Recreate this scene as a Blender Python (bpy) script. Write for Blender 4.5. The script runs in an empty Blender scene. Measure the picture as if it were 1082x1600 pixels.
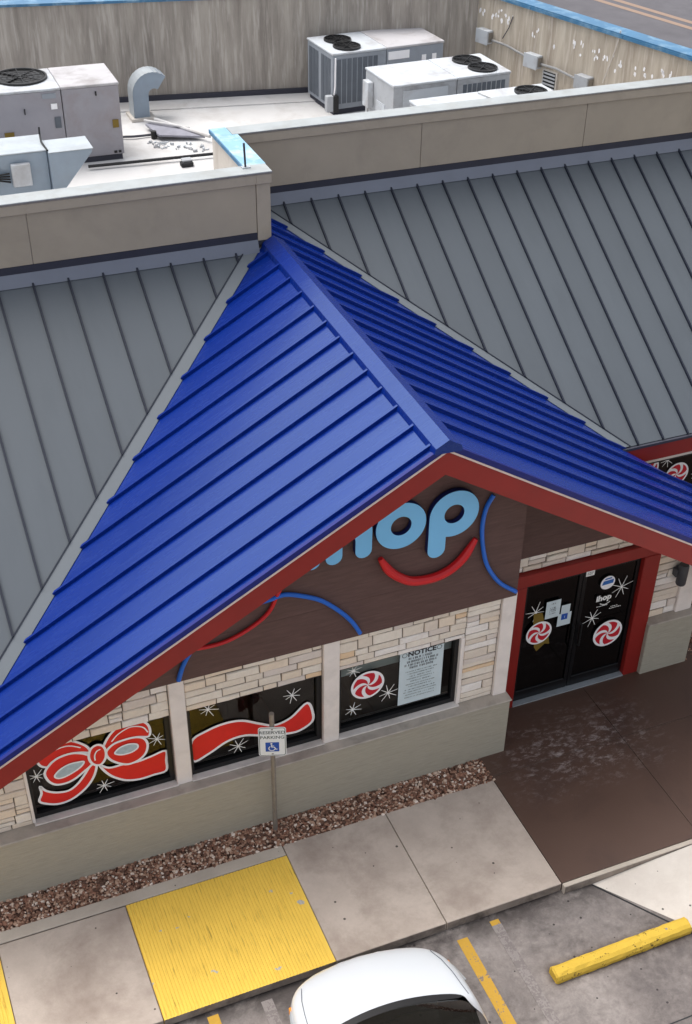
import bpy, bmesh, math, random
from mathutils import Vector, Matrix
random.seed(7)
R=math.radians
scn=bpy.context.scene
COL=scn.collection
# ------------------------------------------------------------------ camera
cam_d=bpy.data.cameras.new('camera'); cam=bpy.data.objects.new('camera',cam_d); COL.objects.link(cam)
_r=Vector((0.917161, -0.39726, 0.031628)); _u=Vector((0.227622, 0.587349, 0.776665)); _f=Vector((0.327115, 0.705128, -0.629119))
cam.matrix_world=Matrix(((_r.x,_u.x,-_f.x,-6.5998),(_r.y,_u.y,-_f.y,-10.3031),(_r.z,_u.z,-_f.z,12.367),(0,0,0,1)))
cam_d.sensor_fit='VERTICAL'; cam_d.sensor_height=24; cam_d.sensor_width=24
cam_d.lens=2002.09/1600*24
cam_d.shift_x=(541-605.46)/1600; cam_d.shift_y=(934.42-800)/1600
cam_d.clip_start=.1; cam_d.clip_end=2000
scn.camera=cam
# ------------------------------------------------------------------ sky and sun (overcast)
SUN_EL,SUN_AZ=R(65),R(-30)          # azimuth from +Y towards +X
w=bpy.data.worlds.new('World'); scn.world=w; w.use_nodes=True
nt=w.node_tree; nt.nodes.clear()
o=nt.nodes.new('ShaderNodeOutputWorld'); bg=nt.nodes.new('ShaderNodeBackground'); sk=nt.nodes.new('ShaderNodeTexSky'); hs=nt.nodes.new('ShaderNodeHueSaturation')
sk.sky_type='NISHITA'; sk.sun_disc=False; sk.sun_elevation=SUN_EL; sk.sun_rotation=SUN_AZ
sk.air_density=1.0; sk.dust_density=4.0; sk.ozone_density=1.0
hs.inputs['Saturation'].default_value=.32
nt.links.new(sk.outputs[0],hs.inputs['Color']); nt.links.new(hs.outputs[0],bg.inputs[0]); nt.links.new(bg.outputs[0],o.inputs[0])
bg.inputs[1].default_value=.15
sl=bpy.data.lights.new('sun','SUN'); sun=bpy.data.objects.new('sun',sl); COL.objects.link(sun)
sl.energy=1.2; sl.angle=R(52); sl.color=(1,.96,.9)
sd=Vector((math.sin(SUN_AZ)*math.cos(SUN_EL),math.cos(SUN_AZ)*math.cos(SUN_EL),math.sin(SUN_EL)))
sun.rotation_euler=sd.to_track_quat('Z','Y').to_euler(); sun.location=sd*60
vs=scn.view_settings; vs.view_transform='Standard'; vs.look='None'; vs.exposure=0.74; vs.gamma=1; vs.use_curve_mapping=False
scn.cycles.use_denoising=True
scn.cycles.max_bounces=8

# ------------------------------------------------------------------ materials
def lin(r,g,b):
    f=lambda c:(c/255/12.92) if c/255<=.04045 else ((c/255+.055)/1.055)**2.4
    return (f(r),f(g),f(b))
MATS={}
class NG:
    def __init__(s,name):
        s.m=bpy.data.materials.new(name); s.m.use_nodes=True; s.t=s.m.node_tree
        s.b=s.t.nodes['Principled BSDF']; MATS[name]=s.m
    def n(s,k,**kw):
        x=s.t.nodes.new('ShaderNode'+k)
        for a,v in kw.items(): setattr(x,a,v)
        return x
    def l(s,a,b): s.t.links.new(a,b)
    def coord(s,scale=(1,1,1),kind='Object'):
        c=s.n('TexCoord'); mp=s.n('Mapping'); mp.inputs['Scale'].default_value=scale
        s.l(c.outputs[kind],mp.inputs[0]); return mp.outputs[0]
    def noise(s,scale,co,detail=4,rough=.55,dist=0):
        x=s.n('TexNoise'); x.inputs['Scale'].default_value=scale; x.inputs['Detail'].default_value=detail
        x.inputs['Roughness'].default_value=rough; x.inputs['Distortion'].default_value=dist; s.l(co,x.inputs['Vector']); return x.outputs[0]
    def ramp(s,fac,stops,interp='LINEAR'):
        x=s.n('ValToRGB'); x.color_ramp.interpolation=interp; e=x.color_ramp.elements
        while len(e)>1: e.remove(e[-1])
        for i,(p,c) in enumerate(stops):
            q=e[0] if i==0 else e.new(p)
            q.position=p; q.color=(c if len(c)==4 else (*c,1)) if isinstance(c,tuple) else (c,c,c,1)
        s.l(fac,x.inputs[0]); return x.outputs[0]
    def mix(s,fac,a,b,mode='MIX'):
        x=s.n('Mix'); x.data_type='RGBA'; x.blend_type=mode
        for v,i in ((fac,0),(a,6),(b,7)):
            if isinstance(v,(int,float)): x.inputs[i].default_value=v
            elif isinstance(v,tuple): x.inputs[i].default_value=(*v,1)
            else: s.l(v,x.inputs[i])
        return x.outputs[2]
    def math(s,op,a,b=None):
        x=s.n('Math'); x.operation=op
        for v,i in ((a,0),(b,1)):
            if v is None: continue
            if isinstance(v,(int,float)): x.inputs[i].default_value=v
            else: s.l(v,x.inputs[i])
        return x.outputs[0]
    def bump(s,h,strength=.3,dist=.01):
        x=s.n('Bump'); x.inputs['Strength'].default_value=strength; x.inputs['Distance'].default_value=dist
        s.l(h,x.inputs['Height']); s.l(x.outputs[0],s.b.inputs['Normal'])
    def set(s,col=None,rough=None,metal=None,spec=None):
        for v,k in ((col,'Base Color'),(rough,'Roughness'),(metal,'Metallic'),(spec,'Specular IOR Level')):
            if v is None: continue
            if isinstance(v,(int,float)): s.b.inputs[k].default_value=v
            elif isinstance(v,tuple): s.b.inputs[k].default_value=(*v,1)
            else: s.l(v,s.b.inputs[k])
        return s.m
def mul(c,k): return tuple(min(1,x*k) for x in c)
def pm(name,col,rough=.6,var=.18,vs=3.,bump=.0,bs=60.,stretch=(1,1,1),metal=0.,spec=.4,rvar=.0,dirt=None,dscale=2.5,damt=.5):
    g=NG(name); co=g.coord(stretch)
    n=g.noise(vs,co,6,.6)
    c=g.mix(g.ramp(n,[(.3,0.),(.7,1.)]),mul(col,1-var),mul(col,1+var))
    if dirt:
        d=g.noise(dscale,co,8,.65,.4); c=g.mix(g.math('MULTIPLY',g.ramp(d,[(.48,0.),(.72,1.)]),damt),c,dirt)
    r=rough
    if rvar: r=g.math('ADD',g.math('MULTIPLY',g.math('SUBTRACT',n,.5),rvar*2),rough)
    if bump: g.bump(g.noise(bs,co,5,.6),bump,.01)
    return g.set(c,r,metal,spec)
# plain paints and metals
pm('mortar',lin(110,100,90),.9,.15,20,.4,120)
pm('plinth',lin(172,165,149),.8,.15,3,.8,9,(1,1,11),dirt=lin(120,112,98),dscale=3,damt=.35)
pm('sill',lin(226,218,210),.75,.08,5,.15,80,dirt=lin(130,122,112),damt=.4)
pm('ledge',lin(184,174,162),.8,.08,6,.25,60,dirt=lin(110,102,92),damt=.45)
pm('pilaster',lin(236,226,218),.75,.05,4,.15,90,dirt=lin(150,142,130),damt=.25)
pm('frame_black',(.012,.012,.013),.45,.1,6)
pm('door_black',(.006,.006,.007),.28,.1,6)
pm('red_trim',lin(142,32,26),.5,.08,2,.08,40,dirt=lin(122,32,26),dscale=3,damt=.35)
pm('drip_white',lin(215,195,185),.5,.1,8)
pm('siding_brown',lin(94,70,65),.7,.12,2,.25,30,(1.5,1,12),dirt=lin(120,96,88),dscale=4,damt=.2)
pm('parapet',lin(174,162,144),.75,.06,1.3,.1,70,dirt=lin(152,141,126),dscale=1.1,damt=.5)
pm('parapet_trim',lin(180,168,150),.7,.06,2,.08,60,dirt=lin(130,118,106),dscale=2,damt=.35)
pm('dark_flash',lin(54,55,66),.6,.1,3)
pm('grey_flash',lin(116,121,132),.5,.06,2,.0)
pm('coping',lin(160,165,166),.5,.1,3,dirt=lin(140,138,132),damt=.5)
pm('coping_blue',lin(132,174,196),.5,.1,2.5,dirt=lin(215,228,232),dscale=3,damt=.75)
pm('blue_coping',lin(62,112,148),.45,.12,2.5,dirt=lin(150,180,198),dscale=4,damt=.6)
pm('membrane',lin(202,201,200),.8,.05,1.2,.1,50,dirt=lin(146,138,130),dscale=.9,damt=.6)
pm('membrane_wall',lin(200,194,186),.8,.06,2,.15,50,(1,1,.4),dirt=lin(160,146,132),dscale=2,damt=.6)
pm('galv',lin(174,181,186),.5,.08,4,.0,metal=.35,dirt=lin(150,152,152),dscale=3,damt=.5)
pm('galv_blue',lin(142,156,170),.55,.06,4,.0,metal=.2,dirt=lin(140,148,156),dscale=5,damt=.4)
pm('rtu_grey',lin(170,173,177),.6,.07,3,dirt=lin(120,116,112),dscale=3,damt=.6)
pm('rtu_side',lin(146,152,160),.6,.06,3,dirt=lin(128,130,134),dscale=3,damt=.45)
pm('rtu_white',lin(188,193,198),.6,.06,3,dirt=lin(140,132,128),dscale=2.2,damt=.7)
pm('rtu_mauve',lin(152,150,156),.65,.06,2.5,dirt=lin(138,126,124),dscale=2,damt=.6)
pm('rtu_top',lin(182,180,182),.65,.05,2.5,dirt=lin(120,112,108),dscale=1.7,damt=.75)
pm('grille_dark',lin(92,98,106),.6,.1,6)
pm('fan_black',(.012,.012,.013),.5,.1,10)
pm('black_rubber',(.02,.02,.022),.7,.1,8)
pm('conduit',lin(150,150,150),.45,.1,8,metal=.4)
pm('paper',lin(205,218,222),.8,.04,6)
pm('ink',(.03,.03,.035),.8,.0,6)
pm('white_paint',lin(245,243,244),.6,.03,8)
pm('thin_paint',lin(236,236,232),.7,.1,18)
pm('candy_red',lin(196,26,44),.55,.05,9)
pm('bow_red',lin(226,40,32),.5,.06,5)
pm('bow_dark',lin(170,18,26),.55,.06,5)
pm('silver_paint',lin(178,196,202),.6,.12,22)
pm('gold_paint',lin(120,98,32),.6,.15,8)
pm('sticker_blue',lin(40,104,180),.5,.05,8)
pm('letter_blue',lin(126,198,244),.4,.03,3)
pm('letter_side',lin(22,34,92),.5,.05,3)
pm('tube_red',lin(205,30,36),.35,.05,6)
pm('tube_blue',lin(28,104,205),.35,.05,6)
pm('tarnished',lin(150,144,136),.5,.15,20,metal=.5)
pm('sign_white',lin(236,238,238),.45,.02,6)
pm('sign_blue',lin(24,80,170),.45,.03,6)
pm('sign_green',lin(70,84,80),.5,.05,6)
pm('lamp_grey',lin(70,70,74),.5,.1,8)
pm('blind',lin(225,235,230),.8,.03,3)
pm('inside_brown',lin(88,68,48),.8,.2,2)
pm('inside_dark',lin(60,54,50),.9,.2,2)
pm('booth',lin(110,74,40),.6,.15,3)
pm('kerb',lin(150,138,128),.9,.15,5,.4,90,dirt=lin(70,60,54),dscale=3,damt=.85)
pm('tyre',(.015,.015,.015),.85,.1,20)
pm('rim',lin(170,172,175),.35,.05,8,metal=.8)
pm('lamp_lens',lin(176,180,182),.12,.05,9,metal=.3)
pm('amber',lin(225,140,40),.25,.1,9)
pm('scrap_grey',lin(140,140,150),.6,.15,6)
pm('wall_far',lin(196,196,196),.8,.08,.6)
def car_paint():
    g=NG('car_white'); g.set(lin(204,208,212),.28,0.,.5); g.b.inputs['Coat Weight'].default_value=.6; g.b.inputs['Coat Roughness'].default_value=.06
car_paint()
def glass(name,tint,dens,rough=.02):
    g=NG(name); nt=g.t; nt.nodes.remove(g.b)
    out=[n for n in nt.nodes if n.type=='OUTPUT_MATERIAL'][0]
    tr=g.n('BsdfTransparent'); tr.inputs[0].default_value=(*tint,1)
    gl=g.n('BsdfGlossy'); gl.inputs['Roughness'].default_value=rough; gl.inputs[0].default_value=(1,1,1,1)
    fr=g.n('Fresnel'); fr.inputs[0].default_value=1.5
    mx=g.n('MixShader'); g.l(fr.outputs[0],mx.inputs[0]); g.l(tr.outputs[0],mx.inputs[1]); g.l(gl.outputs[0],mx.inputs[2]); g.l(mx.outputs[0],out.inputs[0])
glass('glass',(.55,.58,.58),0); glass('glass_dark',(.10,.10,.11),0); glass('car_glass',(.22,.25,.25),0); glass('lens',(.92,.9,.86),0)
def metal_roof(name,col,rough,spec,var,coat=0,st=(1,1,1),tint=None):
    g=NG(name); co=g.coord((1,1,1)); cs=g.coord(st)
    if tint: g.b.inputs['Specular Tint'].default_value=(*tint,1)
    n=g.noise(.7,co,4,.5); n2=g.noise(9,cs,6,.6)
    oi=g.n('ObjectInfo')
    c=g.mix(n,mul(col,1-var),mul(col,1+var)); c=g.mix(g.math('MULTIPLY',g.ramp(n2,[(.5,0.),(.8,1.)]),.05),c,mul(col,1.5))
    n4=g.noise(3.,cs,5,.6,.2); c=g.mix(g.math('MULTIPLY',g.ramp(n4,[(.48,0.),(.75,1.)]),.22),c,mul(col,.66))
    c=g.mix(g.math('MULTIPLY',oi.outputs['Random'],.3),c,mul(col,.72))
    r=g.math('ADD',g.math('MULTIPLY',g.math('SUBTRACT',n2,.5),.10),rough)
    g.set(c,r,0.,spec); g.bump(g.noise(2.4,cs,3,.5),.11,.02)
    g.b.inputs['Coat Weight'].default_value=coat; g.b.inputs['Coat Roughness'].default_value=.25
metal_roof('roof_grey',lin(86,92,98),.55,.28,.07,0,(1.6,.35,.5))
metal_roof('seam_dark',lin(34,39,52),.55,.25,.05)
metal_roof('valley_grey',lin(104,110,115),.5,.35,.06)
metal_roof('roof_blue',lin(3,36,122),.27,.60,.06,.0,(.35,1.6,.5),(.55,.86,1.))
metal_roof('seam_blue',lin(16,30,112),.45,.3,.05)
def stone_mat():
    g=NG('stone'); co=g.coord((1,1,1)); oi=g.n('ObjectInfo'); rnd=oi.outputs['Random']
    c=g.ramp(rnd,[(0,lin(236,224,208)),(.22,lin(242,232,218)),(.45,lin(230,216,200)),(.62,lin(240,222,200)),(.70,lin(248,241,234)),(.84,lin(226,214,204)),(.95,lin(238,206,168)),(1,lin(216,200,188))],'CONSTANT')
    v=g.n('TexCoord'); n=g.noise(14,co,7,.65,.3)
    c=g.mix(g.math('MULTIPLY',g.ramp(n,[(.35,0.),(.75,1.)]),.35),c,lin(202,184,168))
    g.set(c,.85,0.,.3); g.bump(g.noise(26,co,6,.65),.7,.012)
stone_mat()
def streak(name,c1,c2,c3,amt):
    g=NG(name); co=g.coord((1,1,.09)); co2=g.coord((1,1,1))
    n=g.noise(5.5,co,6,.7,.15); n2=g.noise(15,co,4,.6); n3=g.noise(1.1,co2,5,.6)
    c=g.mix(g.ramp(n,[(.36,0.),(.62,1.)]),c1,c2); c=g.mix(g.math('MULTIPLY',g.ramp(n2,[(.52,0.),(.66,1.)]),amt),c,c3)
    c=g.mix(g.math('MULTIPLY',n3,.35),c,c1)
    g.set(c,.9,0.,.25); g.bump(g.noise(30,co,4,.6),.3,.01)
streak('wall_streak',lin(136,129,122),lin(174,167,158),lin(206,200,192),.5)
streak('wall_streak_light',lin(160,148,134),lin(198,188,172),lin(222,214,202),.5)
def concrete(name,c1,c2,dark,spots,stain=.4,sc=1.4):
    g=NG(name); co=g.coord((1,1,1))
    n=g.noise(sc,co,9,.70 if name=='lot' else .66,.1); n2=g.noise(45,co,5,.6); n3=g.noise(1.3 if name=='lot' else .8,co,9,.70,.15)
    c=g.mix(g.ramp(n,[(.3,0.),(.7,1.)]),c1,c2)
    c=g.mix(g.math('MULTIPLY',g.ramp(n3,[(.45,0.),(.68,1.)]),stain),c,dark)
    c=g.mix(g.math('MULTIPLY',n2,.22),c,mul(c1,.6))
    if spots:
        v=g.n('TexVoronoi'); v.voronoi_dimensions='2D'; v.inputs['Scale'].default_value=3.0; v.inputs['Randomness'].default_value=1; g.l(co,v.inputs['Vector'])
        sc_=g.n('SeparateColor'); g.l(v.outputs['Color'],sc_.inputs[0])
        rad=g.math('MULTIPLY',g.math('SUBTRACT',sc_.outputs[0],1-spots),.05/spots)
        m=g.math('LESS_THAN',v.outputs['Distance'],rad)
        c=g.mix(g.math('MULTIPLY',m,.85),c,(.03,.027,.026))
    if name=='lot':
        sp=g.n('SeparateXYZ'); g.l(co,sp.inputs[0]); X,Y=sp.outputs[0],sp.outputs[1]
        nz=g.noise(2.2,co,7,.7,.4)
        # kerb-foot contact shade painted in together with gutter grime, oil on the bays
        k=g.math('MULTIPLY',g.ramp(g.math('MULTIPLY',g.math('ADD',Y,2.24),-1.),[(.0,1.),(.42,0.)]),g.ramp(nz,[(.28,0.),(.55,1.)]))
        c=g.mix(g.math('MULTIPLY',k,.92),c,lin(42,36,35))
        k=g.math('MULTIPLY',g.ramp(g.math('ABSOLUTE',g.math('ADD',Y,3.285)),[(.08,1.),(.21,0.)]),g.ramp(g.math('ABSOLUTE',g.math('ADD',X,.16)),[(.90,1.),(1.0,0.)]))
        c=g.mix(g.math('MULTIPLY',g.math('MULTIPLY',k,g.ramp(nz,[(.35,0.),(.55,1.)])),.85),c,lin(58,44,36))  # contact shade around the wheel stop, painted in with grime
        for (bx,by,r,a) in ((.9,-4.3,1.5,.85),(-.1,-3.35,.75,.35),(-3.2,-4.2,1.6,.6)):
            d=g.math('SQRT',g.math('ADD',g.math('POWER',g.math('SUBTRACT',X,bx),2.),g.math('POWER',g.math('SUBTRACT',Y,by),2.)))
            k=g.math('MULTIPLY',g.ramp(g.math('DIVIDE',d,r),[(.25,1.),(1.,0.)]),g.ramp(nz,[(.3,.1),(.6,1.)]))
            c=g.mix(g.math('MULTIPLY',k,a),c,lin(62,56,58))
    g.set(c,.88,0.,.3); g.bump(n2,.22,.008)
concrete('sidewalk',lin(176,162,150),lin(204,190,177),lin(138,122,111),.38,.75)
concrete('sidewalk_edge',lin(184,172,158),lin(202,191,177),lin(150,140,130),.2,.35)
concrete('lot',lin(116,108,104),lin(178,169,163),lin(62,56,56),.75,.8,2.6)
concrete('apron',lin(206,197,186),lin(222,214,204),lin(176,164,154),.75,.4)
concrete('asphalt',lin(92,90,94),lin(104,102,106),lin(80,78,82),0,.5,.3)
def patio():
    g=NG('patio_brown'); co=g.coord((1,1,1)); base=lin(86,65,55)
    n=g.noise(1.2,co,6,.6,.3); c=g.mix(n,mul(base,.86),mul(base,1.14))
    # worn band near the doors: a real wear patch centred on the path to the door
    sp=g.n('SeparateXYZ'); g.l(co,sp.inputs[0])
    dy=g.math('ABSOLUTE',g.math('ADD',sp.outputs[1],.28)); dx=g.math('ABSOLUTE',g.math('SUBTRACT',sp.outputs[0],.95))
    m=g.math('MULTIPLY',g.ramp(dy,[(.10,1.),(.85,0.)]),g.ramp(g.math('MULTIPLY',dx,.5),[(.25,1.),(.72,0.)]))
    cw=g.coord((.8,1.5,1)); w1=g.noise(7.5,cw,12,.8,.35); w2=g.noise(2.6,cw,6,.65,.3); m2=g.math('MULTIPLY',g.math('MULTIPLY',m,g.ramp(w1,[(.50,0.),(.60,.8),(.75,1.)])),g.ramp(w2,[(.38,.0),(.58,1.)]))
    dk=g.noise(.9,co,5,.6,.5); c=g.mix(g.math('MULTIPLY',g.ramp(dk,[(.5,0.),(.7,1.)]),.4),c,lin(56,42,40))
    c=g.mix(g.math('MULTIPLY',m2,.95),c,lin(178,166,162))
    g.set(c,g.math('ADD',g.math('MULTIPLY',n,.2),.38),0.,.4); g.bump(g.noise(40,co,5,.6),.15,.006)
patio()
def ramp_mat():
    g=NG('ramp_yellow'); co=g.coord((1,1,1)); cs=g.coord((1,.045,1))
    base=lin(240,200,84); n=g.noise(1.8,co,6,.6); c=g.mix(n,mul(base,.86),mul(base,1.06))
    s=g.noise(58,cs,3,.6); p=g.noise(3.4,co,7,.65)
    m=g.math('MULTIPLY',g.ramp(s,[(.58,0.),(.66,1.)]),g.ramp(p,[(.40,.1),(.62,1.)]))
    c=g.mix(g.math('MULTIPLY',m,.55),c,lin(120,90,34))
    k=g.noise(4.2,co,3,.5); c=g.mix(g.ramp(k,[(.69,0.),(.70,1.)]),c,lin(186,180,174))
    g.set(c,.65,0.,.35); g.bump(g.noise(70,co,4,.6),.15,.006)
ramp_mat()
def worn_paint(name,col,under,thr):
    g=NG(name); co=g.coord((1,1,1)); n=g.noise(7,co,8,.7,.3); n2=g.noise(38,co,5,.65)
    c=g.mix(g.ramp(n,[(.3,0.),(.8,1.)]),mul(col,.85),col)
    m=g.ramp(g.math('ADD',g.math('MULTIPLY',n,.6),g.math('MULTIPLY',n2,.4)),[(thr,0.),(thr+.04,1.)])
    c=g.mix(m,c,under); g.set(c,.75,0.,.3); g.bump(n2,.3,.01)
worn_paint('stop_yellow',lin(222,184,70),lin(84,66,38),.565)
worn_paint('line_yellow',lin(204,160,62),lin(128,116,108),.55)
worn_paint('line_white',lin(150,142,138),lin(124,116,113),.48)
worn_paint('road_line',lin(150,128,112),lin(112,100,94),.60)
def gravel_mat():
    g=NG('gravel'); ge=g.n('NewGeometry'); rnd=ge.outputs['Random Per Island']
    c=g.ramp(rnd,[(0,lin(120,88,72)),(.14,lin(164,126,104)),(.3,lin(96,70,58)),(.44,lin(184,150,128)),(.56,lin(132,94,76)),(.68,lin(208,184,164)),(.78,lin(150,108,88)),(.88,lin(108,80,66)),(.94,lin(232,216,202))],'CONSTANT')
    g.set(c,.75,0.,.35)
gravel_mat()
pm('soil',lin(84,60,50),.95,.25,12,.4,60)
M=MATS
# ------------------------------------------------------------------ mesh helpers
class MB:
    def __init__(s): s.v=[]; s.f=[]; s.mi=[]; s.cur=0
    def m(s,i): s.cur=i; return s
    def face(s,pts):
        b=len(s.v); s.v+= [tuple(p) for p in pts]; s.f.append(list(range(b,b+len(pts)))); s.mi.append(s.cur); return s
    def raw(s,vs,fs):
        b=len(s.v); s.v+=[tuple(p) for p in vs]
        for f in fs: s.f.append([b+i for i in f]); s.mi.append(s.cur)
        return s
    def box(s,x0,x1,y0,y1,z0,z1):
        return s.raw([(x0,y0,z0),(x1,y0,z0),(x1,y1,z0),(x0,y1,z0),(x0,y0,z1),(x1,y0,z1),(x1,y1,z1),(x0,y1,z1)],
          [(0,3,2,1),(4,5,6,7),(0,1,5,4),(1,2,6,5),(2,3,7,6),(3,0,4,7)])
    def prism(s,poly,fn,h0,h1):
        n=len(poly); lo=[fn(*p,h0) for p in poly]; hi=[fn(*p,h1) for p in poly]
        fs=[list(range(n))[::-1],list(range(n,2*n))]+[(i,(i+1)%n,n+(i+1)%n,n+i) for i in range(n)]
        return s.raw(lo+hi,fs)
    def bar(s,a,b,w,h,up=(0,0,1)):
        a=Vector(a); b=Vector(b); d=(b-a).normalized(); r=d.cross(Vector(up)).normalized(); u=r.cross(d)
        vs=[]
        for p in (a,b):
            for sx,sz in ((-1,-1),(1,-1),(1,1),(-1,1)): vs.append(p+r*sx*w/2+u*sz*h/2)
        return s.raw(vs,[(0,1,2,3),(7,6,5,4),(0,4,5,1),(1,5,6,2),(2,6,7,3),(3,7,4,0)])
    def tube(s,path,r,n=8,cap=True):
        P=[Vector(p) for p in path]; rings=[]; pu=None
        for i,p in enumerate(P):
            d=(P[min(i+1,len(P)-1)]-P[max(i-1,0)]).normalized()
            if pu is None: pu=d.orthogonal().normalized()
            u=(pu-d*pu.dot(d)).normalized(); pu=u; w_=d.cross(u)
            rr=r[i] if isinstance(r,(list,tuple)) else r
            rings.append([p+(u*math.cos(2*math.pi*k/n)+w_*math.sin(2*math.pi*k/n))*rr for k in range(n)])
        vs=[q for g in rings for q in g]; fs=[]
        for i in range(len(P)-1):
            for k in range(n): fs.append((i*n+k,i*n+(k+1)%n,(i+1)*n+(k+1)%n,(i+1)*n+k))
        if cap: fs+=[list(range(n))[::-1],list(range((len(P)-1)*n,len(P)*n))]
        return s.raw(vs,fs)
    def disc(s,c,r,n=24,z0=0,z1=.01,axis='Z'):
        poly=[(c[0]+r*math.cos(2*math.pi*k/n),c[1]+r*math.sin(2*math.pi*k/n)) for k in range(n)]
        return s.prism(poly,lambda x,y,h:(x,y,h),z0,z1)
    def build(s,name,mats,parent=None,bevel=0,seg=1,smooth=False,recenter=True):
        if isinstance(mats,str): mats=[mats]
        v=s.v; loc=None
        if parent is None and recenter:
            xs=[p[0] for p in v]; ys=[p[1] for p in v]; zs=[p[2] for p in v]
            loc=((min(xs)+max(xs))/2,(min(ys)+max(ys))/2,min(zs)); v=[(p[0]-loc[0],p[1]-loc[1],p[2]-loc[2]) for p in v]
        me=bpy.data.meshes.new(name); me.from_pydata(v,[],s.f)
        for k in mats: me.materials.append(M[k])
        me.polygons.foreach_set('material_index',s.mi)
        bm=bmesh.new(); bm.from_mesh(me)
        bmesh.ops.recalc_face_normals(bm,faces=bm.faces[:])
        if bevel:
            bmesh.ops.remove_doubles(bm,verts=bm.verts[:],dist=1e-5)
            es=[e for e in bm.edges if len(e.link_faces)==2 and e.calc_face_angle(0)>.5]
            bmesh.ops.bevel(bm,geom=es,offset=bevel,segments=seg,affect='EDGES',profile=.6,clamp_overlap=True)
        bm.to_mesh(me); bm.free()
        if smooth: 
            me.polygons.foreach_set('use_smooth',[True]*len(me.polygons))
            try: me.set_sharp_from_angle(angle=R(35))
            except Exception: pass
        ob=bpy.data.objects.new(name,me); COL.objects.link(ob)
        if loc: ob.location=loc
        if parent: ob.parent=parent
        return ob
def tag(o,label=None,cat=None,group=None,kind=None):
    for k,v in (('label',label),('category',cat),('group',group),('kind',kind)):
        if v: o[k]=v
    return o
def thing(name,label,cat,loc=(0,0,0),rz=0,group=None):
    o=bpy.data.objects.new(name,None); COL.objects.link(o); o.location=loc; o.rotation_euler=(0,0,rz); o.empty_display_size=.2
    return tag(o,label,cat,group)
def part(name,parent,loc=(0,0,0)):
    o=bpy.data.objects.new(name,None); COL.objects.link(o); o.parent=parent; o.location=loc; o.empty_display_size=.2; return o
def clip(poly,a,b,c):            # keep a*x+b*y<=c
    out=[]
    for i in range(len(poly)):
        p=poly[i]; q=poly[(i+1)%len(poly)]; dp=a*p[0]+b*p[1]-c; dq=a*q[0]+b*q[1]-c
        if dp<=0: out.append(p)
        if dp*dq<0:
            t=dp/(dp-dq); out.append((p[0]+t*(q[0]-p[0]),p[1]+t*(q[1]-p[1])))
    return out
def area(poly): return abs(sum(poly[i][0]*poly[(i+1)%len(poly)][1]-poly[(i+1)%len(poly)][0]*poly[i][1] for i in range(len(poly))))/2 if len(poly)>2 else 0
def smoothp(pts,closed=True,k=5):
    n=len(pts); out=[]
    rng=range(n) if closed else range(n-1)
    for i in rng:
        g=lambda j: pts[j%n] if closed else pts[max(0,min(n-1,j))]
        p0,p1,p2,p3=g(i-1),g(i),g(i+1),g(i+2)
        for s in range(k):
            t=s/k; out.append(tuple(.5*((2*p1[a])+(-p0[a]+p2[a])*t+(2*p0[a]-5*p1[a]+4*p2[a]-p3[a])*t*t+(-p0[a]+3*p1[a]-3*p2[a]+p3[a])*t**3) for a in range(2)))
    if not closed: out.append(tuple(pts[-1]))
    return out
def stroke(mb,pts,wd,fn,closed=True):
    n=len(pts); L=[];Rr=[]
    for i in range(n):
        a=pts[(i-1)%n] if closed or i>0 else pts[i]; b=pts[(i+1)%n] if closed or i<n-1 else pts[i]
        dx,dy=b[0]-a[0],b[1]-a[1]; l=math.hypot(dx,dy) or 1; nx,ny=-dy/l*wd/2,dx/l*wd/2
        L.append(fn(pts[i][0]+nx,pts[i][1]+ny)); Rr.append(fn(pts[i][0]-nx,pts[i][1]-ny))
    rng=range(n) if closed else range(n-1)
    mb.raw(L+Rr,[(i,(i+1)%n,n+(i+1)%n,n+i) for i in rng])
def curve_mesh(name,loops,depth,bev,res=1):
    """filled 2D outline with holes, extruded -> mesh in XY, z depth"""
    cu=bpy.data.curves.new(name,'CURVE'); cu.dimensions='2D'; cu.fill_mode='BOTH'; cu.extrude=depth/2; cu.bevel_depth=bev; cu.bevel_resolution=res; cu.offset=-bev
    for lp in loops:
        s=cu.splines.new('POLY'); s.points.add(len(lp)-1); s.use_cyclic_u=True
        for i,p in enumerate(lp): s.points[i].co=(p[0],p[1],0,1)
    t=bpy.data.objects.new(name,cu); COL.objects.link(t); dg=bpy.context.evaluated_depsgraph_get()
    me=bpy.data.meshes.new_from_object(t.evaluated_get(dg)); bpy.data.objects.remove(t); bpy.data.curves.remove(cu); return me
def text_mesh(txt,size,align='CENTER',bold=0.0,space=1.0):
    cu=bpy.data.curves.new('t','FONT'); cu.body=txt; cu.size=size; cu.align_x=align; cu.align_y='CENTER'; cu.resolution_u=2; cu.offset=bold; cu.space_character=space
    t=bpy.data.objects.new('t',cu); COL.objects.link(t); dg=bpy.context.evaluated_depsgraph_get()
    me=bpy.data.meshes.new_from_object(t.evaluated_get(dg)); bpy.data.objects.remove(t); bpy.data.curves.remove(cu); return me
def text_obj(name,lines,parent,mat,base):
    """lines: (text,size,x,z[,bold]) laid in the x-z plane at y=base, facing -y; one mesh"""
    mb=MB()
    for l in lines:
        me=text_mesh(l[0],l[1],bold=l[4] if len(l)>4 else 0)
        vs=[(v.co.x+l[2],base,v.co.y+l[3]) for v in me.vertices]; mb.raw(vs,[list(p.vertices) for p in me.polygons]); bpy.data.meshes.remove(me)
    return mb.build(name,mat,parent,recenter=False)
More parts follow.
